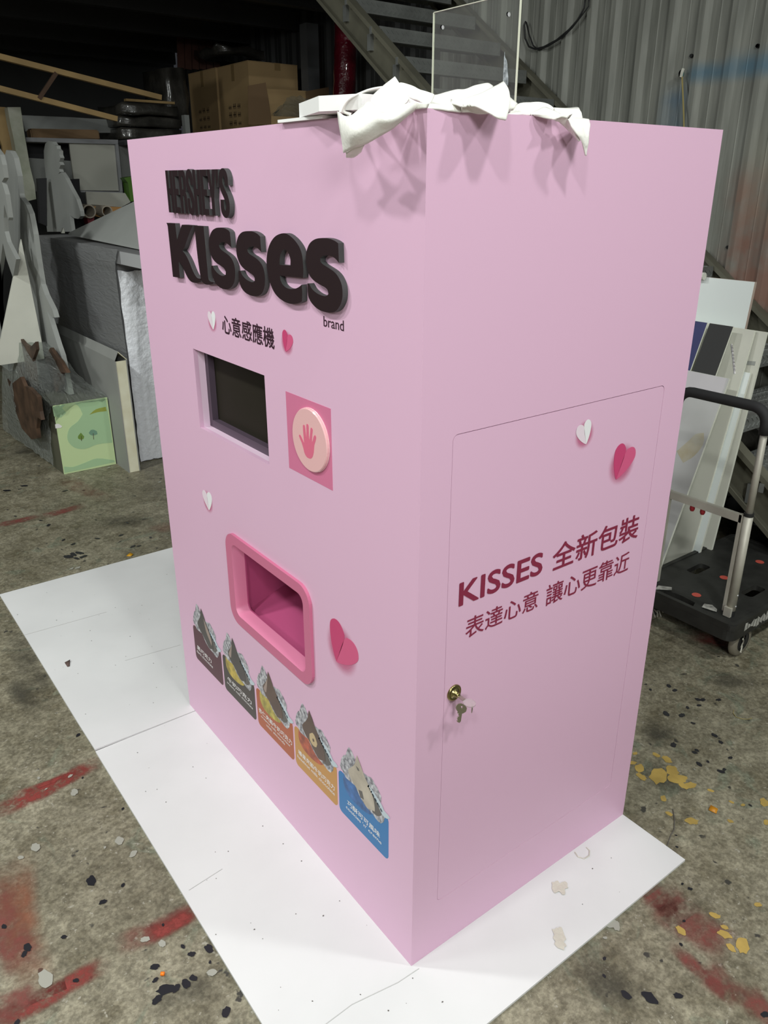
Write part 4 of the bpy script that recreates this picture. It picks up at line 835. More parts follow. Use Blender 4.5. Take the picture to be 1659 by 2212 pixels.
def caster(x, y, ang):
    c = Vector((x, y, FLR + .062)); ax = Vector((math.sin(ang), -math.cos(ang), 0))
    w_ = MB()
    prof = [(.040, .013), (.056, .013), (.0615, .009), (.062, 0), (.0615, -.009), (.056, -.013), (.040, -.013)]
    tr2 = lathe(prof, c, 28, 'wheel', 'wheel', tl, ax)
    hub = lathe([(.055, -.0115), (.052, .0115), (.049, .012)], c, 24, 'wheel_hub', 'rubber', tr2, ax)
    sp_ = MB()
    t1 = ax.cross(Vector((0, 0, 1))).normalized()
    for s_ in (-1, 1):
        for k in range(9):
            a = k * .698; d = t1 * math.cos(a) + Vector((0, 0, 1)) * math.sin(a)
            sp_.obox(c + ax * .0135 * s_ + d * .032, d * .015, ax * .0015, d.cross(ax) * .0028)
    for s_ in (-1, 1): sp_.tube([c + ax * .0125 * s_, c + ax * .018 * s_], .010, 10)
    o2 = sp_.build('spokes', 'alu', tr2)
    fk = MB()
    for s_ in (-1, 1): fk.obox(c + ax * .021 * s_ + Vector((0, 0, .022)), t1 * .018, ax * .002, (0, 0, .026))
    fk.obox(c + Vector((0, 0, .0455)), t1 * .026, ax * .024, (0, 0, .003))
    fk.build('caster_fork', 'rubber', tl)
caster(1.840, .262, .35); caster(1.80, .62, 1.1); caster(2.40, .30, .2); caster(2.40, .64, .5)
px_ = 1.79; ya_, yb_ = .294, .642
for y in (ya_, yb_):
    MB().tube([(px_, y, ZT - .02), (px_, y, ZT + .025)], .017, 12).build('post_socket', 'rubber', tl)
    MB().box(px_ - .024, px_ - .005, y - .012, y + .016, ZT + .002, ZT + .040).build('post_bracket', 'alu', tl)
    MB().tube([(px_, y, ZT + .025), (px_, y, .585)], .0165, 16).build('lower_post', 'alu', tl, smooth=True)
    MB().tube([(px_, y, .582), (px_, y, .594)], .0175, 16).build('post_collar', 'rubber', tl)
    MB().box(px_ - .010, px_ + .006, y + .016 if y < .5 else y - .030, y + .030 if y < .5 else y - .016, ZT + .012, .582).build('side_channel', 'alu', tl)
    MB().tube([(px_, y, .590), (px_, y, .905)], .0125, 14).build('upper_post', 'alu', tl, smooth=True)
MB().box(px_ - .010, px_ + .008, ya_ + .020, yb_ - .020, .550, .580).build('crossbar', 'alu', tl)
for y in (.472, .516): MB().tube([(px_, y, .552), (px_, y, .536), (px_, y, .528)], [.009, .010, .007], 10).build('red_button', 'red', tl)
gp = [(px_, ya_, .890)]
for k in range(7): a = math.radians(90 * k / 6); gp.append((px_, ya_ + .055 * (1 - math.cos(a)), .925 + .055 * math.sin(a)))
for k in range(7): a = math.radians(90 * (6 - k) / 6); gp.append((px_, yb_ - .055 * (1 - math.cos(a)), .925 + .055 * math.sin(a)))
gp.append((px_, yb_, .890))
MB().tube(gp, .0190, 16).build('foam_grip', 'foamgrip', tl, smooth=True)
for z in (.215, .262): lathe([(.004, 0), (.003, .002)], (px_, ya_ - .0160, z), 8, 'rivet', 'silver', tl)
# ================================================================ boards leaning on the stairs
def lean(name, label, y0, y1, ztop, xtop, xbot, zbot, th, m, cat='board', edge='edge', skew=0):
    """rectangular board leaning towards +x, its length along y; front face towards the camera side"""
    a = Vector((xbot, 0, zbot)); b = Vector((xtop, 0, ztop)); d = (b - a); n = Vector((-d.z, 0, d.x)).normalized()
    L_ = d.length; U = Vector((0, -1, 0)); Vv = d.normalized()
    F = Matrix((( *U, 0), (*Vv, 0), (*n, 0), (0, 0, 0, 1))).transposed(); F.translation = a
    t = thing(name, label, cat, (xbot, (y0 + y1) / 2, zbot))
    slab('panel_face', [[(-y1 + .0006, 0.0006), (-y0 - .0006, .0006), (-y0 - .0006 + skew, L_ - .0006), (-y1 + .0006 + skew, L_ - .0006)]], 0, .0012, m, t, F)
    slab('panel_core', [[(-y1, 0), (-y0, 0), (-y0 + skew, L_), (-y1 + skew, L_)]], -th, 0, edge, t, F)
    return t, F, L_
M['corecard'] = mat('brown_edge', (.42, .33, .28), .8)
lean('tall_board', 'tall cool white board with a brown edge, highest and rearmost of the leaning boards', .775, 1.55, 1.316, 2.445, 2.33, .0, .016, 'coolwhite', edge='corecard')
MB().tube([atx(1518, 596, 2.42) + Vector((0, .1, 0)), atx(1522, 597, 2.42)], .016, 10).build('rolled_paper', 'panelwhite', bpy.data.objects['tall_board'])
t, F, L_ = lean('wide_board', 'off-white board with a recessed bar, rightmost of the leaning boards behind the trolley', .660, 1.4, 1.128, 2.395, 2.228, .0, .012, 'panelwhite')
slab('recessed_bar', [[(-.735, .995), (-.675, 1.0), (-.675, 1.017), (-.735, 1.012)]], .0012, .0022, 'panelgrey', t, F)
slab('recessed_bar', [[(-.735, .58), (-.69, .583), (-.69, .596), (-.735, .593)]], .0012, .0022, 'panelgrey', t, F)
t, F, L_ = lean('leaning_board', 'dirty white board with a small dimension label taped to it', .700, 1.3, 1.132, 2.372, 2.122, .0, .010, 'panelwhite')
q = [F.inverted() @ aty(px, py, .9) for px, py in ((1, 1),)]
def onF(F, px, py):
    n = F.to_3x3() @ Vector((0, 0, 1)); o = F.translation; d = ray(px, py); p = CP + d * ((o - CP).dot(n) / d.dot(n)); q = F.inverted() @ p; return (q.x, q.y)
ll = [onF(F, *q) for q in ((1579, 743), (1583, 743), (1590, 807), (1586, 808))]
slab('dimension_label', [ll], .0014, .0018, 'wht', t, F)
tk = []; a, b = Vector(onF(F, 1582.5, 746)), Vector(onF(F, 1588.5, 804))
tx = MB()
for k in range(22):
    if k in (6, 15): continue
    c = a.lerp(b, k / 22); w3 = .0016 + .001 * ((k * 7) % 3); 
    pts = [F @ Vector((c.x - w3, c.y, .0022)), F @ Vector((c.x + w3, c.y, .0022)), F @ Vector((c.x + w3, c.y - .0022, .0022)), F @ Vector((c.x - w3, c.y - .0022, .0022))]
    tx.add(pts, [(0, 1, 2, 3)])
o = tx.build('tiny_print', 'ink', t); o['kind'] = 'stuff'
sg = MB(); c0 = Vector((*onF(F, 1579.5, 743), .0022)); c1 = Vector((*onF(F, 1586.5, 808), .0022)); sg.bar(F @ c0, F @ c1, .0010, .0006, F.to_3x3() @ Vector((0, 0, 1))); sg.build('label_line', 'navy', t)
lean('white_strip', 'narrow white strip standing between the dirty white board and the wide off-white board', .676, .720, .96, 2.352, 2.150, .0, .012, 'coolwhite')
lean('navy_board', 'dark navy starry printed panel leaning at the edge of the pink booth', .885, 1.3, 1.145, 2.315, 1.983, .30, .008, 'navy')
t, F, L_ = lean('matt_board', 'matt black panel with a thin white edge leaning beside the navy one', .765, .874, 1.145, 2.315, 1.983, .30, .007, 'blackboard')
t, F, L_ = lean('low_board', 'low greyish white board with a tan water stain, frontmost of the leaning boards', .690, 1.35, .952, 2.218, 1.845, .0, .010, 'lilacboard')
slab('top_band', [[(-1.35, L_ - .075), (-.70, L_ - .075), (-.70, L_ - .002), (-1.35, L_ - .002)]], .0012, .004, 'lilac2', t, F)
slab('water_stain', [crom([onF(F, *q) for q in ((1490, 950), (1503, 938), (1521, 935), (1519, 960), (1500, 985), (1476, 1000), (1462, 975))], 3)], .0012, .0016, 'stain', t, F)
# things in the dark under the stairs
td = thing('round_tub', 'dark rubber tub lying on the floor under the stairs behind the trolley', 'tub', (2.95, .85, 0))
lathe([(.20, FLR), (.23, .10), (.24, .14), (.25, .14), (.245, .12), (.235, .125), (.215, .02), (.0, .02)], (2.98, .80, 0), 28, 'tub_shell', 'rubber', td, Vector((0, 0, 1))) if False else None
tv = []
def vlathe(prof, c, n, name, m, par):
    vs = [(c[0] + r * math.cos(2 * math.pi * k / n), c[1] + r * math.sin(2 * math.pi * k / n), z) for r, z in prof for k in range(n)]
    fs = [(j * n + k, j * n + (k + 1) % n, (j + 1) * n + (k + 1) % n, (j + 1) * n + k) for j in range(len(prof) - 1) for k in range(n)]
    return mesh(name, vs, fs, m, par, smooth=True)
vlathe([(.001, FLR), (.20, FLR), (.24, .12), (.255, .125), (.255, .135), (.235, .135), (.20, .01), (.001, .01)], (3.02, .76), 32, 'tub_shell', 'rubber', td)
sk = mesh('cloth_sack', *(lambda: (lambda v: (v[0], v[1]))((([], [])) ))(), 'kraft_dark') if False else None
def lump(name, label, cat, c, r, m, seed=0, sub=3, par=None, amp=.25, fr=3):
    b = bmesh.new(); bmesh.ops.create_icosphere(b, subdivisions=sub, radius=1)
    for v in b.verts:
        n_ = noise.noise(v.co * fr + Vector((seed, 0, 0))); q = v.co * (1 + amp * n_); v.co = Vector((q.x * r[0], q.y * r[1], max(q.z * r[2], -r[2] * .75))) + Vector(c)
    me = bpy.data.meshes.new(name); b.to_mesh(me); b.free(); me.polygons.foreach_set('use_smooth', [True] * len(me.polygons)); o = link(name, me, m, par)
    return tag(o, label, cat) if label else o
M['sackcol'] = mat('tan_sack', (.22, .14, .08), .9, var=.4, vs=9)
lump('cloth_sack', 'crumpled tan sack stuffed under the stairs at the right edge', 'sack', (2.86, .56, .30), (.12, .16, .24), 'sackcol', 2)
lump('dark_bundle', 'dark crumpled bundle on the floor beneath the staircase', 'bundle', (3.1, 1.25, .25), (.28, .25, .34), 'wrapdark', 5)
#PART4
# ================================================================ storage corner at the back left
def pris(name, pts3, ext, m, par=None, label=None, cat=None, side=None):
    """flat polygon of 3-D points pushed along ext: a cut board with real thickness"""
    P = [Vector(p) for p in pts3]; n = len(P); ext = Vector(ext); b = bmesh.new()
    f0 = [b.verts.new(p) for p in P]; f1 = [b.verts.new(p + ext) for p in P]
    b.faces.new(f0); b.faces.new(f1[::-1]); sf = [b.faces.new((f0[i], f1[i], f1[(i + 1) % n], f0[(i + 1) % n])) for i in range(n)]
    if side:
        for f in sf: f.material_index = 1
    bmesh.ops.recalc_face_normals(b, faces=b.faces); bmesh.ops.triangulate(b, faces=[f for f in b.faces if len(f.verts) > 4])
    me = bpy.data.meshes.new(name); b.to_mesh(me); b.free(); o = link(name, me, m, par)
    if side: me.materials.append(M[side])
    return tag(o, label, cat) if label else o
zA = zm(0, 200, 4.608); zB = zm(0, 480, 3.814); zC = zm(0, 440, 3.95); zD = zm(360, 130, 4.608); zE = zm(0, 0, 3.95)
def Xp(z, pts, x): return [atx(*z(a, b), x) for a, b in pts]
def Yp(z, pts, y): return [aty(*z(a, b), y) for a, b in pts]
GB = Vector((.347, 3.912, FLR))
gb = thing('printed_box', 'pale green printed box with two little trees, wrapped in clear film, on the concrete', 'box', tuple(GB))
gx0, gx1, gy0, gy1, gz = .347, .676, 3.915, 5.08, .437
b_ = MB(); b_.add([(gx0, gy0, FLR), (gx1, gy0 + .012, FLR), (gx1 - .05, gy1, FLR), (gx0 - .05, gy1, FLR), (gx0, gy0, gz), (gx1, gy0 + .012, gz), (gx1 - .05, gy1, gz), (gx0 - .05, gy1, gz)], [(0, 3, 2, 1), (4, 5, 6, 7), (0, 1, 5, 4), (1, 2, 6, 5), (2, 3, 7, 6), (3, 0, 4, 7)])
M['olive'] = mat('olive_board', (.10, .10, .07), .5)
b_.build('box_body', 'olive', gb)
FG = Matrix(((1, 0, 0, 0), (0, 0, -1, gy0), (0, 1, 0, 0), (0, 0, 0, 1)))
G = lambda z, pts: [(aty(*z(a, b), gy0).x, aty(*z(a, b), gy0).z) for a, b in pts]
slab('front_print', [[(gx0, FLR + .001), (gx1, FLR + .001), (gx1, gz), (gx0, gz)]], -.012, .002, 'green1', gb, FG)
slab('print_shape', [crom(G(zB, [(430, 1520), (540, 1500), (510, 1530), (545, 1570), (500, 1610), (445, 1600)]), 3)], .002, .0026, 'green2', gb, FG)
slab('print_shape', [crom(G(zB, [(610, 1492), (740, 1470), (868, 1452), (900, 1640), (925, 1815), (800, 1830), (700, 1868), (610, 1855), (555, 1790), (570, 1700), (640, 1640), (680, 1580), (650, 1520)]), 3)], .002, .0026, 'green2', gb, FG)
slab('print_shape', [crom(G(zB, [(525, 2012), (600, 2015), (700, 1980), (800, 1945), (940, 1960), (945, 1975), (700, 2030), (530, 2066)]), 3)], .002, .0026, 'green2', gb, FG)
slab('print_shape', [crom(G(zB, [(735, 1585), (790, 1540), (870, 1520), (878, 1555), (800, 1565)]), 3)], .0026, .0030, 'yellowp', gb, FG)
slab('print_tree', [crom(G(zB, [(665, 1733), (692, 1765), (685, 1785), (665, 1790), (643, 1782), (642, 1762)]), 3)], .0030, .0034, 'green3', gb, FG)
slab('print_tree', [crom(G(zB, [(730, 1735), (745, 1712), (768, 1708), (795, 1720), (802, 1745), (770, 1755), (745, 1752)]), 3)], .0030, .0034, 'teal', gb, FG)
slab('tree_trunk', [G(zB, [(666, 1760), (670, 1760), (672, 1800), (667, 1800)])], .0034, .0037, 'darkwood', gb, FG)
slab('tree_trunk', [G(zB, [(765, 1738), (769, 1738), (772, 1788), (768, 1788)])], .0034, .0037, 'darkwood', gb, FG)
slab('print_cloud', [crom(G(zB, [(452, 1665), (480, 1660), (510, 1680), (500, 1692), (456, 1698)]), 3)], .0030, .0034, 'wht', gb, FG)
# brown printed cutouts riding on the box, under the film
pris('printed_cutout', Xp(zB, [(72, 800), (120, 900), (200, 1000), (250, 1030), (292, 985), (300, 1050), (270, 1130), (285, 1250), (300, 1380), (230, 1420), (180, 1350), (130, 1150), (95, 960)], .34), (.018, 0, 0), 'brownp', gb, side='panelwhite')['label'] = 'dark brown forked printed cutout under film, at the back of the green box'
pris('printed_cutout', Xp(zB, [(412, 1035), (450, 1090), (500, 1150), (552, 1242), (505, 1238), (500, 1340), (470, 1400), (450, 1400), (425, 1300), (400, 1205), (362, 1195), (375, 1110)], .46), (.022, 0, 0), 'brownp', gb, side='panelwhite')['label'] = 'red-brown arrow-shaped printed cutout standing on the green box under film'
pris('printed_cutout', Xp(zB, [(60, 1290), (100, 1330), (130, 1305), (168, 1275), (200, 1350), (240, 1365), (310, 1440), (325, 1560), (340, 1630), (310, 1610), (300, 1700), (310, 1780), (260, 1790), (180, 1700), (130, 1560), (90, 1430)], .26), (.022, 0, 0), 'brownp', gb, side='panelwhite')['label'] = 'dark spiky printed cutout leaning against the left side of the green box'
fm = MB()
rows = [[Vector((gx0 - .004, gy0 - .004, gz - .10)), Vector((gx0 + .12, gy0 - .004, gz - .02)), Vector((gx0 + .25, gy0 - .004, gz - .01)), Vector((gx1 + .004, gy0, gz - .04))],
        [Vector((gx0 - .004, gy0 + .004, gz + .006)), Vector((gx0 + .12, gy0 + .004, gz + .008)), Vector((gx0 + .25, gy0 + .004, gz + .008)), Vector((gx1 + .003, gy0 + .01, gz + .006))],
        [aty(88, 830, 4.02), aty(125, 800, 4.08), aty(160, 808, 4.1), aty(190, 828, 4.1)],
        [aty(60, 770, 4.25), aty(100, 745, 4.35), aty(130, 765, 4.35), aty(150, 790, 4.35)],
        [aty(23, 712, 4.6), aty(52, 722, 4.7), aty(85, 735, 4.7), aty(112, 752, 4.7)]]
v, f = patch(rows, '', None, None, 6, wob=.012); fm.add(v, f)
rows = [[Vector((gx0 - .005, gy0 + .004, gz + .006)), aty(88, 830, 4.02), aty(60, 770, 4.25), aty(23, 712, 4.6)],
        [Vector((gx0 - .015, gy0 + .10, gz - .15)), Vector((gx0 - .03, gy0 + .3, gz - .12)), aty(30, 850, 4.5), aty(5, 800, 4.8)],
        [Vector((gx0 - .02, gy0 + .12, .02)), Vector((gx0 - .04, gy0 + .4, .02)), Vector((gx0 - .07, gy0 + .8, .02)), Vector((gx0 - .09, gy1, .02))]]
v, f = patch(rows, '', None, None, 6, wob=.012); fm.add(v, f)
o = fm.build('stretch_film', 'film', gb, smooth=True)
# person-shaped foamboard blanks with their wedge supports
def blank(x, z, pts, base, label, fin=None, dx=.028, fy=4.45):
    P = Xp(z, pts, x); P = P + [Vector((x, P[0].y + .0, base)) if False else Vector((x, base[0], base[2])), Vector((x, base[1], base[2]))]
    c = sum(P, Vector()) / len(P); t = thing('foamboard_cutout', label, 'cutout', (x, c.y, base[2]))
    pris('silhouette', P, (dx, 0, 0), 'panelgrey', t, side='edge')
    if fin: pris('wedge_support', Yp(*fin, fy), (0, .02, 0), 'panelwhite', t, side='edge')
    return t
body1 = [(8, 345), (13.5, 324), (22, 326), (30, 341), (38, 380), (42, 418), (44, 427), (56, 442), (64, 462), (72.6, 506), (80, 560), (89, 614), (97, 637), (106, 655), (113, 669), (118, 686), (112, 684), (101, 671), (107, 690), (115, 716), (124, 745), (132, 768)]
b1l = [(10, 760), (25, 700), (30, 640), (33, 560), (24, 516), (14, 490), (19, 470), (17, 445), (14, 420), (10, 395), (7, 365)]
idz = lambda a, b: (a, b)
t1 = thing('foamboard_cutout', 'large grey foamboard figure blank with a tall triangular wedge support behind the green box', 'cutout', (.50, 4.5, .44))
P1 = Xp(idz, body1, .5); P1 += [Vector((.5, P1[-1].y - .05, .443)), Vector((.5, 4.95, .443))] + Xp(idz, b1l[2:], .5)
pris('silhouette', P1, (.03, 0, 0), 'panelgrey', t1, side='edge')
pris('wedge_support', Yp(idz, [(46, 517), (90, 737), (96, 775), (-8, 790), (-6, 770)], 4.42), (0, .018, 0), 'panelwhite', t1, side='edge')
t2 = thing('foamboard_cutout', 'small grey foamboard figure blank with a scalloped edge, standing behind the dark wrapped case', 'cutout', (1.0, 5.3, 1.33))
P2 = Xp(zA, [(480, 478), (522, 488), (540, 520), (562, 528), (568, 560), (588, 580), (590, 620), (602, 650), (590, 690), (604, 720), (588, 760), (598, 790), (578, 812), (612, 793), (650, 850), (700, 950), (760, 1060), (798, 1180), (803, 1230), (780, 1258), (740, 1250), (700, 1222), (690, 1190), (700, 1280), (715, 1385)], 1.0)
P2 += Xp(zA, [(470, 1385), (448, 1200), (440, 1030), (460, 950), (458, 850), (440, 700), (436, 580), (450, 510)], 1.0)
pris('silhouette', P2, (.028, 0, 0), 'panelgrey', t2, side='edge')
pris('wedge_support', Yp(zA, [(630, 1345), (648, 1400), (612, 1400)], 4.95), (0, .02, 0), 'panelwhite', t2, side='edge')
t3 = thing('foamboard_cutout', 'foamboard figure blank cut off by the left edge of the photo', 'cutout', (.36, 4.3, .44))
P3 = Xp(idz, [(-12, 318), (0, 334), (5.4, 356), (9, 384), (4, 393), (12, 420), (19, 470), (18, 476), (9, 442), (8, 470), (10, 500), (16, 523), (35, 560), (28, 600), (14, 560), (6, 525), (2, 560), (-10, 640)], .36)
pris('silhouette', P3 + [Vector((.36, P3[-1].y, .443)), Vector((.36, P3[-1].y + .3, .443)), Vector((.36, P3[0].y + .25, 1.5))], (.025, 0, 0), 'panelgrey', t3, side='edge')
# folded white panel case
wc = thing('panel_case', 'tall grey-sided panel case with a pale stained end and a folded gable top', 'case', (.72, 4.4, FLR))
cx0, cx1, cy0, cy1, cz = .683, .757, 3.70, 5.12, .700
M['caseside'] = mat('case_side_grey', (.28, .285, .27), .6, var=.1, vs=2)
M['caseend'] = mat('case_end_cream', (.80, .79, .63), .6, col2=(.68, .64, .46), vs=7)
MB().box(cx0, cx0 + .006, cy0, cy1, FLR, cz).build('left_board', 'caseside', wc)
MB().box(cx1 - .006, cx1, cy0, cy1, FLR, cz).build('right_board', 'caseside', wc)
MB().box(cx0 + .0065, cx1 - .0065, cy0 + .002, cy0 + .010, FLR, cz - .002).build('end_board', 'caseend', wc)
MB().box(cx0 + .0065, cx1 - .0065, cy0 + .011, cy1, FLR, cz - .03).build('core', 'darkfab', wc)
xm = (cx0 + cx1) / 2 - .012
for xa, name in ((cx0, 'gable_flap'), (cx1, 'gable_flap')):
    pris(name, [(xa, cy0, cz), (xa, cy1, cz), (xm, cy1, cz + .052), (xm, cy0, cz + .052)], (0, 0, .006), 'caseside' if xa == cx0 else 'caseend', wc, side='edge')
# big wrapped case
bc = thing('wrapped_case', 'big dark case wrapped in stretch film behind the folded panel case', 'case', (1.0, 4.6, FLR))
MB().box(.823, 1.25, 3.86, 5.5, FLR, 1.245).build('case_body', 'casewrap', bc)
tp = MB().box(.80, 1.25, 3.40, 5.5, 1.25, 1.325).build('case_lid', 'casewrap', bc)
MB().box(.7985, .800, 3.40, 3.72, 1.252, 1.323).build('silver_edge', 'silver', bc)
v, f = patch([[Vector((.790, y, 1.33 + .004 * math.sin(y * 9))) for y in (3.72, 4.2, 4.7, 5.2, 5.55)], [Vector((.792, y, 1.24)) for y in (3.80, 4.2, 4.7, 5.2, 5.6)],
              [Vector((.808, y, 1.1)) for y in (3.86, 4.2, 4.7, 5.25, 5.45)], [Vector((.816, y, .6)) for y in (3.86, 4.2, 4.7, 5.2, 5.5)], [Vector((.818, y, .02)) for y in (3.86, 4.2, 4.7, 5.2, 5.5)]], '', None, None, 6, wob=.005)
MB().add(v, f).build('stretch_film', 'film2', bc, smooth=True)
v, f = patch([[Vector((x, 3.845 + .01 * math.sin(x * 40), z)) for x in (.819, .88, .95, 1.05, 1.25)] for z in (.0, .25, .5, .75, 1.0, 1.2)], '', None, None, 5, wob=.008)
o = MB().add(v, f).build('bubble_wrap', 'bubble', bc, smooth=True)
A_, B_, C2 = atx(147, 507, .90), atx(325, 550, .90), atx(325, 422, 1.22)
A_.z = max(A_.z, 1.33); B_.z = max(B_.z, 1.33)
tb = pris('slanting_board', [A_, B_, C2, atx(290, 439, 1.16)], (.008, 0, .014), 'panelgrey', None, 'wide grey foamboard sheet slanting up on top of the dark wrapped case', 'board', 'edge')
# planks, post, shelf
pl = pris('timber_plank', Yp(zE, [(-30, 910), (48, 915), (75, 990), (135, 1190), (160, 1350), (150, 1700), (60, 1700), (20, 1250), (-30, 1100)], 5.9), (0, .04, 0), 'wood', None, 'brown timber plank standing upright at the left edge of the photo', 'plank')
pris('glossy_post', Yp(zA, [(75, 145), (205, 145), (240, 390), (300, 740), (345, 920), (360, 1060), (255, 1085), (230, 1000), (190, 760), (130, 430), (100, 300)], 5.75), (.0, .10, 0), mat('mottled_white', (.42, .42, .36), .3, col2=(.25, .27, .20), vs=7), None, 'mottled glossy white post standing beside the timber plank', 'post')
sh = thing('shelf_unit', 'grey-white shelf unit with a pale framed panel at the back of the storage corner', 'shelf', (1.3, 6.1, FLR))
def yq(z, pts, y, d, m, name, par=sh): return pris(name, Yp(z, pts, y), (0, d, 0), m, par)
M['shelfgrey'] = mat('shelf_grey', (.24, .25, .24), .7); M['shelfwhite'] = mat('shelf_panel', (.42, .42, .37), .6); M['shelflilac'] = mat('shelf_frame', (.27, .275, .29), .6)
yq(zA, [(215, 225), (700, 245), (1180, 275), (1225, 325), (1205, 400), (960, 400), (260, 385), (235, 300)], 6.28, .03, 'shelfgrey', 'back_board')
yq(zA, [(255, 445), (1175, 470), (1175, 515), (260, 488)], 6.0, .30, 'shelflilac', 'shelf_board')
yq(zA, [(1150, 515), (1178, 515), (1222, 985), (1195, 985)], 6.0, .05, 'shelflilac', 'frame_post')
yq(zA, [(690, 500), (1148, 518), (1193, 978), (800, 972), (735, 855), (700, 600)], 6.03, .02, 'shelfwhite', 'pale_panel')
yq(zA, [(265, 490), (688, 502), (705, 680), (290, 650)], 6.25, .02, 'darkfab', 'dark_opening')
yq(zA, [(290, 650), (705, 680), (735, 855), (780, 980), (310, 985)], 6.10, .02, 'shelfgrey', 'lower_panel')
yq(zA, [(800, 975), (1222, 988), (1222, 1005), (810, 992)], 5.98, .05, 'shelflilac', 'frame_rail')
yq(zA, [(855, 985), (1245, 1000), (1300, 1090), (1210, 1140), (870, 1120)], 5.8, .02, 'shelfwhite', 'low_white_panel')
yq(zA, [(1180, 470), (1270, 500), (1310, 830), (1220, 850), (1212, 985)], 6.2, .03, 'shelfgrey', 'side_panel')
sb2 = aty(*zA(620, 430), 6.1); e0, e1 = aty(*zA(290, 430), 6.1), aty(*zA(970, 440), 6.1)
v = MB().bar(e0 + Vector((0, 0, .012)), e1 + Vector((0, 0, .012)), .12, .075); tag(v.build('cardboard_sleeve', 'kraft_dark', bevel=.01), 'flat brown cardboard sleeve lying on the shelf unit', 'sleeve')
pris('black_board', Yp(zA, [(375, 855), (465, 850), (470, 1330), (400, 1300), (385, 1000)], 5.6), (0, .05, 0), 'darkfab', None, 'black upright board left of the small foamboard figure', 'board')
pris('black_board', Yp(zA, [(675, 865), (790, 858), (800, 1000), (860, 1100), (850, 1330), (720, 1370), (690, 1100)], 5.65), (0, .05, 0), 'darkfab', None, 'black upright board right of the small foamboard figure', 'board')
pris('green_container', Yp(zA, [(1235, 850), (1310, 835), (1335, 1080), (1300, 1085), (1275, 900)], 5.9), (0, .12, 0), 'lime', None, 'green container beside the shelf unit, next to the pink booth corner', 'container')
tubes = []
for (a, b, r, lab) in ((890, 1182, .050, 'left, fuller one of the two open paper tube ends'), (1068, 1182, .042, 'right one of the two open paper tube ends, half hidden by the slanting board')):
    c = aty(*zA(a, b), 5.45); t = thing('paper_tube', lab, 'tube', tuple(c))
    n = 20; vs = []; prof = [(r, .0), (r, .9), (r * .8, .9), (r * .8, .0)]
    for rr, d in prof: vs += [c + Vector((rr * math.cos(2 * math.pi * k / n), d, rr * math.sin(2 * math.pi * k / n))) for k in range(n)]
    mesh('tube_wall', vs, [(j * n + k, j * n + (k + 1) % n, ((j + 1) % 4) * n + (k + 1) % n, ((j + 1) % 4) * n + k) for j in range(4) for k in range(n)], 'tube', t)
pris('orange_carton', Yp(zA, [(870, 1130), (1215, 1140), (1130, 1190), (1000, 1240), (900, 1220)], 5.62), (0, .2, 0), 'orangecard', None, 'orange-brown carton behind the two paper tubes', 'carton')
pris('red_pack', Yp(zA, [(865, 1235), (940, 1225), (935, 1290), (880, 1310)], 5.5), (0, .1, 0), mat('red_pack', (.16, .01, .02), .5), None, 'small dark red pack under the left paper tube', 'pack')
# wrapped bundles stacked on the shelf unit, right end
def ybox(name, px0, py0, px1, py1, y, d, m, label, cat, parent=None, wob=.02, sub=3):
    a, b = aty(px0, py0, y), aty(px1, py1, y); bm = bmesh.new(); bmesh.ops.create_cube(bm, size=1)
    for v_ in bm.verts: v_.co = Vector((a.x + (v_.co.x + .5) * (b.x - a.x), y + (v_.co.y + .5) * d, b.z + (v_.co.z + .5) * (a.z - b.z)))
    if wob:
        bmesh.ops.subdivide_edges(bm, edges=bm.edges, cuts=sub, use_grid_fill=True)
        for v_ in bm.verts: v_.co += noise.noise_vector(v_.co * 9) * wob
    me = bpy.data.meshes.new(name); bm.to_mesh(me); bm.free(); o = link(name, me, m, parent)
    if wob: me.polygons.foreach_set('use_smooth', [True] * len(me.polygons))
    return tag(o, label, cat) if label else o
ybox('wrapped_bundle', 262, 222, 385, 252, 6.0, .6, 'wrapdark', 'top wrapped bundle of the dark film stack beside the ladder foot', 'bundle')
ybox('wrapped_bundle', 254, 251, 392, 276, 6.0, .6, 'wrapdark', 'middle wrapped bundle of the dark film stack beside the ladder foot', 'bundle')
ybox('wrapped_bundle', 262, 275, 395, 305, 6.0, .6, 'wrapdark', 'lowest wrapped bundle of the dark film stack, just above the pink booth edge', 'bundle')
a, b = aty(270, 216, 6.0), aty(375, 223, 6.0)
tag(MB().bar(a, b, .05, .018).build('timber_batten', 'wood'), 'thin pale timber batten lying on the wrapped bundle stack', 'batten')
ybox('film_wrapped_crate', 356, 145, 412, 268, 6.3, .5, 'wrapdark', 'upright crate in wrinkled glossy film left of the cardboard boxes', 'crate', wob=.03)
ybox('grey_block', 398, 248, 413, 306, 5.9, .06, 'shelfgrey', 'small grey upright block at the right end of the bundle stack', 'block', wob=0)
# ladder
ld = thing('wooden_ladder', 'long pale wooden ladder lying sloped across the dark storage corner', 'ladder', tuple(aty(170, 165, 5.5)))
r0, r1 = aty(-160, 82, 5.55), aty(347, 211, 5.5); MB().bar(r0, r1, .05, .036).build('ladder_rail', 'wood', ld)
r2, r3 = aty(-160, 150, 5.55), aty(252, 257, 5.5); MB().bar(r2, r3, .05, .036).build('ladder_rail', 'wood', ld)
for q in ((121, 158, 84, 213), (-60, 110, -98, 168)): MB().bar(aty(q[0], q[1], 5.5), aty(q[2], q[3], 5.5), .03, .026).build('ladder_rung', 'darkwood', ld)
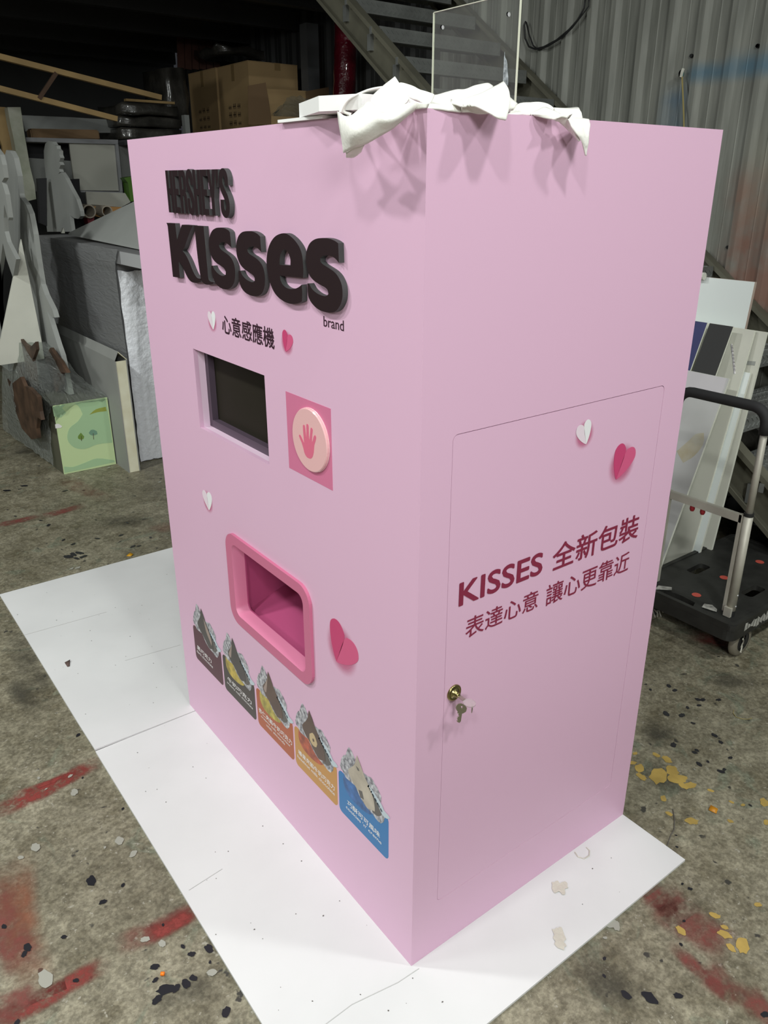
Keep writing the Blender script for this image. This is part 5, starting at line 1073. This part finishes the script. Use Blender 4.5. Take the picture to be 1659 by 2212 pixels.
# pallet standing on edge
pt = thing('upright_pallet', 'reddish brown slatted pallet standing on edge in the dark above the cardboard boxes', 'pallet', tuple(aty(430, 140, 7.6)))
for k in range(6):
    xk = 389 + k * 15.5; MB().bar(aty(xk, 44, 7.6), aty(xk + 2, 150, 7.6), .07, .02, (0, 1, 0)).build('pallet_slat', 'palletwood' if 'palletwood' in M else 'darkwood', pt)
MB().bar(aty(385, 60, 7.64), aty(475, 68, 7.64), .05, .06).build('pallet_beam', 'darkwood', pt); MB().bar(aty(385, 125, 7.64), aty(475, 130, 7.64), .05, .06).build('pallet_beam', 'darkwood', pt)
# rack with the cardboard boxes
rk = thing('storage_rack', 'dark steel rack hidden behind the booth, carrying the cardboard boxes', 'rack', (2.6, 6.3, FLR))
MB().box(1.75, 3.35, 5.3, 7.5, 1.98, 2.02).build('rack_deck', 'col', rk)
for x in (1.78, 3.32):
    for y in (5.33, 7.47): MB().box(x - .03, x + .03, y - .03, y + .03, FLR, 1.979).build('rack_post', 'col', rk)
def carton(label, x0, x1, y0, y1, z0, z1, tri=False, open_=False):
    t = thing('cardboard_box', label, 'box', ((x0 + x1) / 2, (y0 + y1) / 2, z0), group=None)
    MB().box(x0, x1, y0, y1, z0, z1 - .006).build('carton_body', 'cardboard', t)
    MB().box(x0 - .001, (x0 + x1) / 2 - .002, y0 - .001, y1 + .001, z1 - .005, z1).build('top_flap', 'cardboard', t)
    MB().box((x0 + x1) / 2 + .002, x1 + .001, y0 - .001, y1 + .001, z1 - .005, z1).build('top_flap', 'cardboard', t)
    MB().box(x0 - .0015, x0 - .0002, (y0 + y1) / 2 - .03, (y0 + y1) / 2 + .03, z1 - .14, z1 + .001).build('packing_tape', 'tape', t)
    pm = MB(); rn2 = random.Random(int(y0 * 100))
    for k in range(9):
        y = (y0 + y1) / 2 - .11 + (k % 3) * .09; z = z0 + (z1 - z0) * .25 + (k // 3) * .07; h = rn2.uniform(.028, .05)
        for q in range(3): pm.add([(x0 - .0015, y + q * .02, z), (x0 - .0015, y + q * .02 + .008, z), (x0 - .0015, y + q * .02 + .008, z + h), (x0 - .0015, y + q * .02, z + h)], [(3, 2, 1, 0)])
        pm.add([(x0 - .0015, y, z + h * .4), (x0 - .0015, y + .06, z + h * .4), (x0 - .0015, y + .06, z + h * .55), (x0 - .0015, y, z + h * .55)], [(3, 2, 1, 0)])
    o = pm.build('printed_block', 'print', t); o['kind'] = 'stuff'
    if tri:
        xm2 = x0 + .36; zz = z0 + .16; 
        for a, b in (((xm2 - .07, zz), (xm2, zz + .13)), ((xm2, zz + .13), (xm2 + .07, zz)), ((xm2 + .07, zz), (xm2 - .07, zz))): MB().bar((a[0], y0 - .001, a[1]), (b[0], y0 - .001, b[1]), .001, .006, (0, 0, 1)).build('triangle_mark', 'print', t)
        MB().box(x0 + .27, x0 + .33, y0 - .0015, y0 - .0002, z1 - .06, z1 + .001).build('packing_tape', 'tape', t)
    return t
carton('largest sealed cardboard box, printed with a triangle, right of the two tall boxes', 2.96, 3.47, 6.08, 6.68, 2.02, 2.702, tri=True)
carton('tall cardboard box with a torn bright seam, left of the triangle box', 2.955, 3.42, 6.72, 7.34, 2.02, 2.705)
M['film3'] = M['film']
ob = thing('open_carton', 'low open cardboard box, flaps up, clear film inside, before the sealed boxes', 'box', (2.6, 5.6, 2.02))
yq(zD, [(810, 255), (985, 222), (1038, 560), (1040, 640), (815, 640)], 5.45, .004, 'kraft_dark', 'left_flap', ob)
yq(zD, [(1000, 285), (1200, 295), (1390, 305), (1400, 560), (1040, 556)], 5.75, .004, 'cardboard', 'rear_flap', ob)
yq(zD, [(1385, 310), (1640, 262), (1645, 440), (1400, 440)], 5.72, .004, 'kraft_dark', 'right_flap', ob)
yq(zD, [(1042, 556), (1640, 575), (1640, 660), (1042, 660)], 5.43, .004, 'cardboard', 'front_wall', ob)
v, f = patch([[aty(*zD(a, b), 5.6) for a, b in ((1060, 540), (1150, 440), (1220, 370), (1350, 360), (1460, 430))], [aty(*zD(a, b), 5.5) for a, b in ((1070, 570), (1170, 500), (1260, 470), (1360, 450), (1480, 470))], [aty(*zD(a, b), 5.45) for a, b in ((1080, 590), (1200, 580), (1300, 570), (1400, 560), (1500, 540))]], '', None, None, 5, wob=.02)
MB().add(v, f).build('clear_film', 'film', ob, smooth=True)
ybox('black_bag', 470, 96, 600, 126, 6.9, .5, 'wrapdark', 'black plastic bag lying on top of the cardboard boxes', 'bag', wob=.05)
# red roll, grey column
rr_ = thing('film_wrapped_roll', 'dark red roll in glossy film standing upright behind the staircase', 'roll', (3.27, 5.1, FLR))
b = bmesh.new(); ra, rb = aty(741, 330, 5.05), aty(749, -40, 5.15); mb = MB(); d = rb - ra
mb.tube([ra + d * t for t in [k / 24 for k in range(25)]], .095, 20)
for i, v_ in enumerate(mb.v): mb.v[i] = tuple(Vector(v_) + noise.noise_vector(Vector(v_) * 14) * .008)
mb.build('roll', 'redwrap', rr_, smooth=True)
tag(MB().box(3.40, 3.52, 5.78, 5.90, FLR, 3.0).build('steel_column', 'col'), 'plain grey steel column in the dark left of the red roll', 'column')

for o in C.objects:          # repeats of a kind carry a common group
    if o.parent: continue
    n = o.name.split('.')[0]
    g = {'foamboard_cutout': 'foamboard figure blanks in the storage corner', 'wrapped_bundle': 'dark film-wrapped bundles on the shelf unit', 'cardboard_box': 'sealed cardboard boxes on the rack',
         'paper_tube': 'open paper tubes in the storage corner', 'draped_cloth': 'ivory cloths on the booth top', 'power_cable': 'black cables on the corrugated wall', 'black_board': 'black upright boards in the storage corner',
         'tall_board': 'boards leaning on the stairs', 'wide_board': 'boards leaning on the stairs', 'leaning_board': 'boards leaning on the stairs', 'low_board': 'boards leaning on the stairs', 'navy_board': 'boards leaning on the stairs', 'matt_board': 'boards leaning on the stairs'}.get(n)
    if g: o['group'] = g
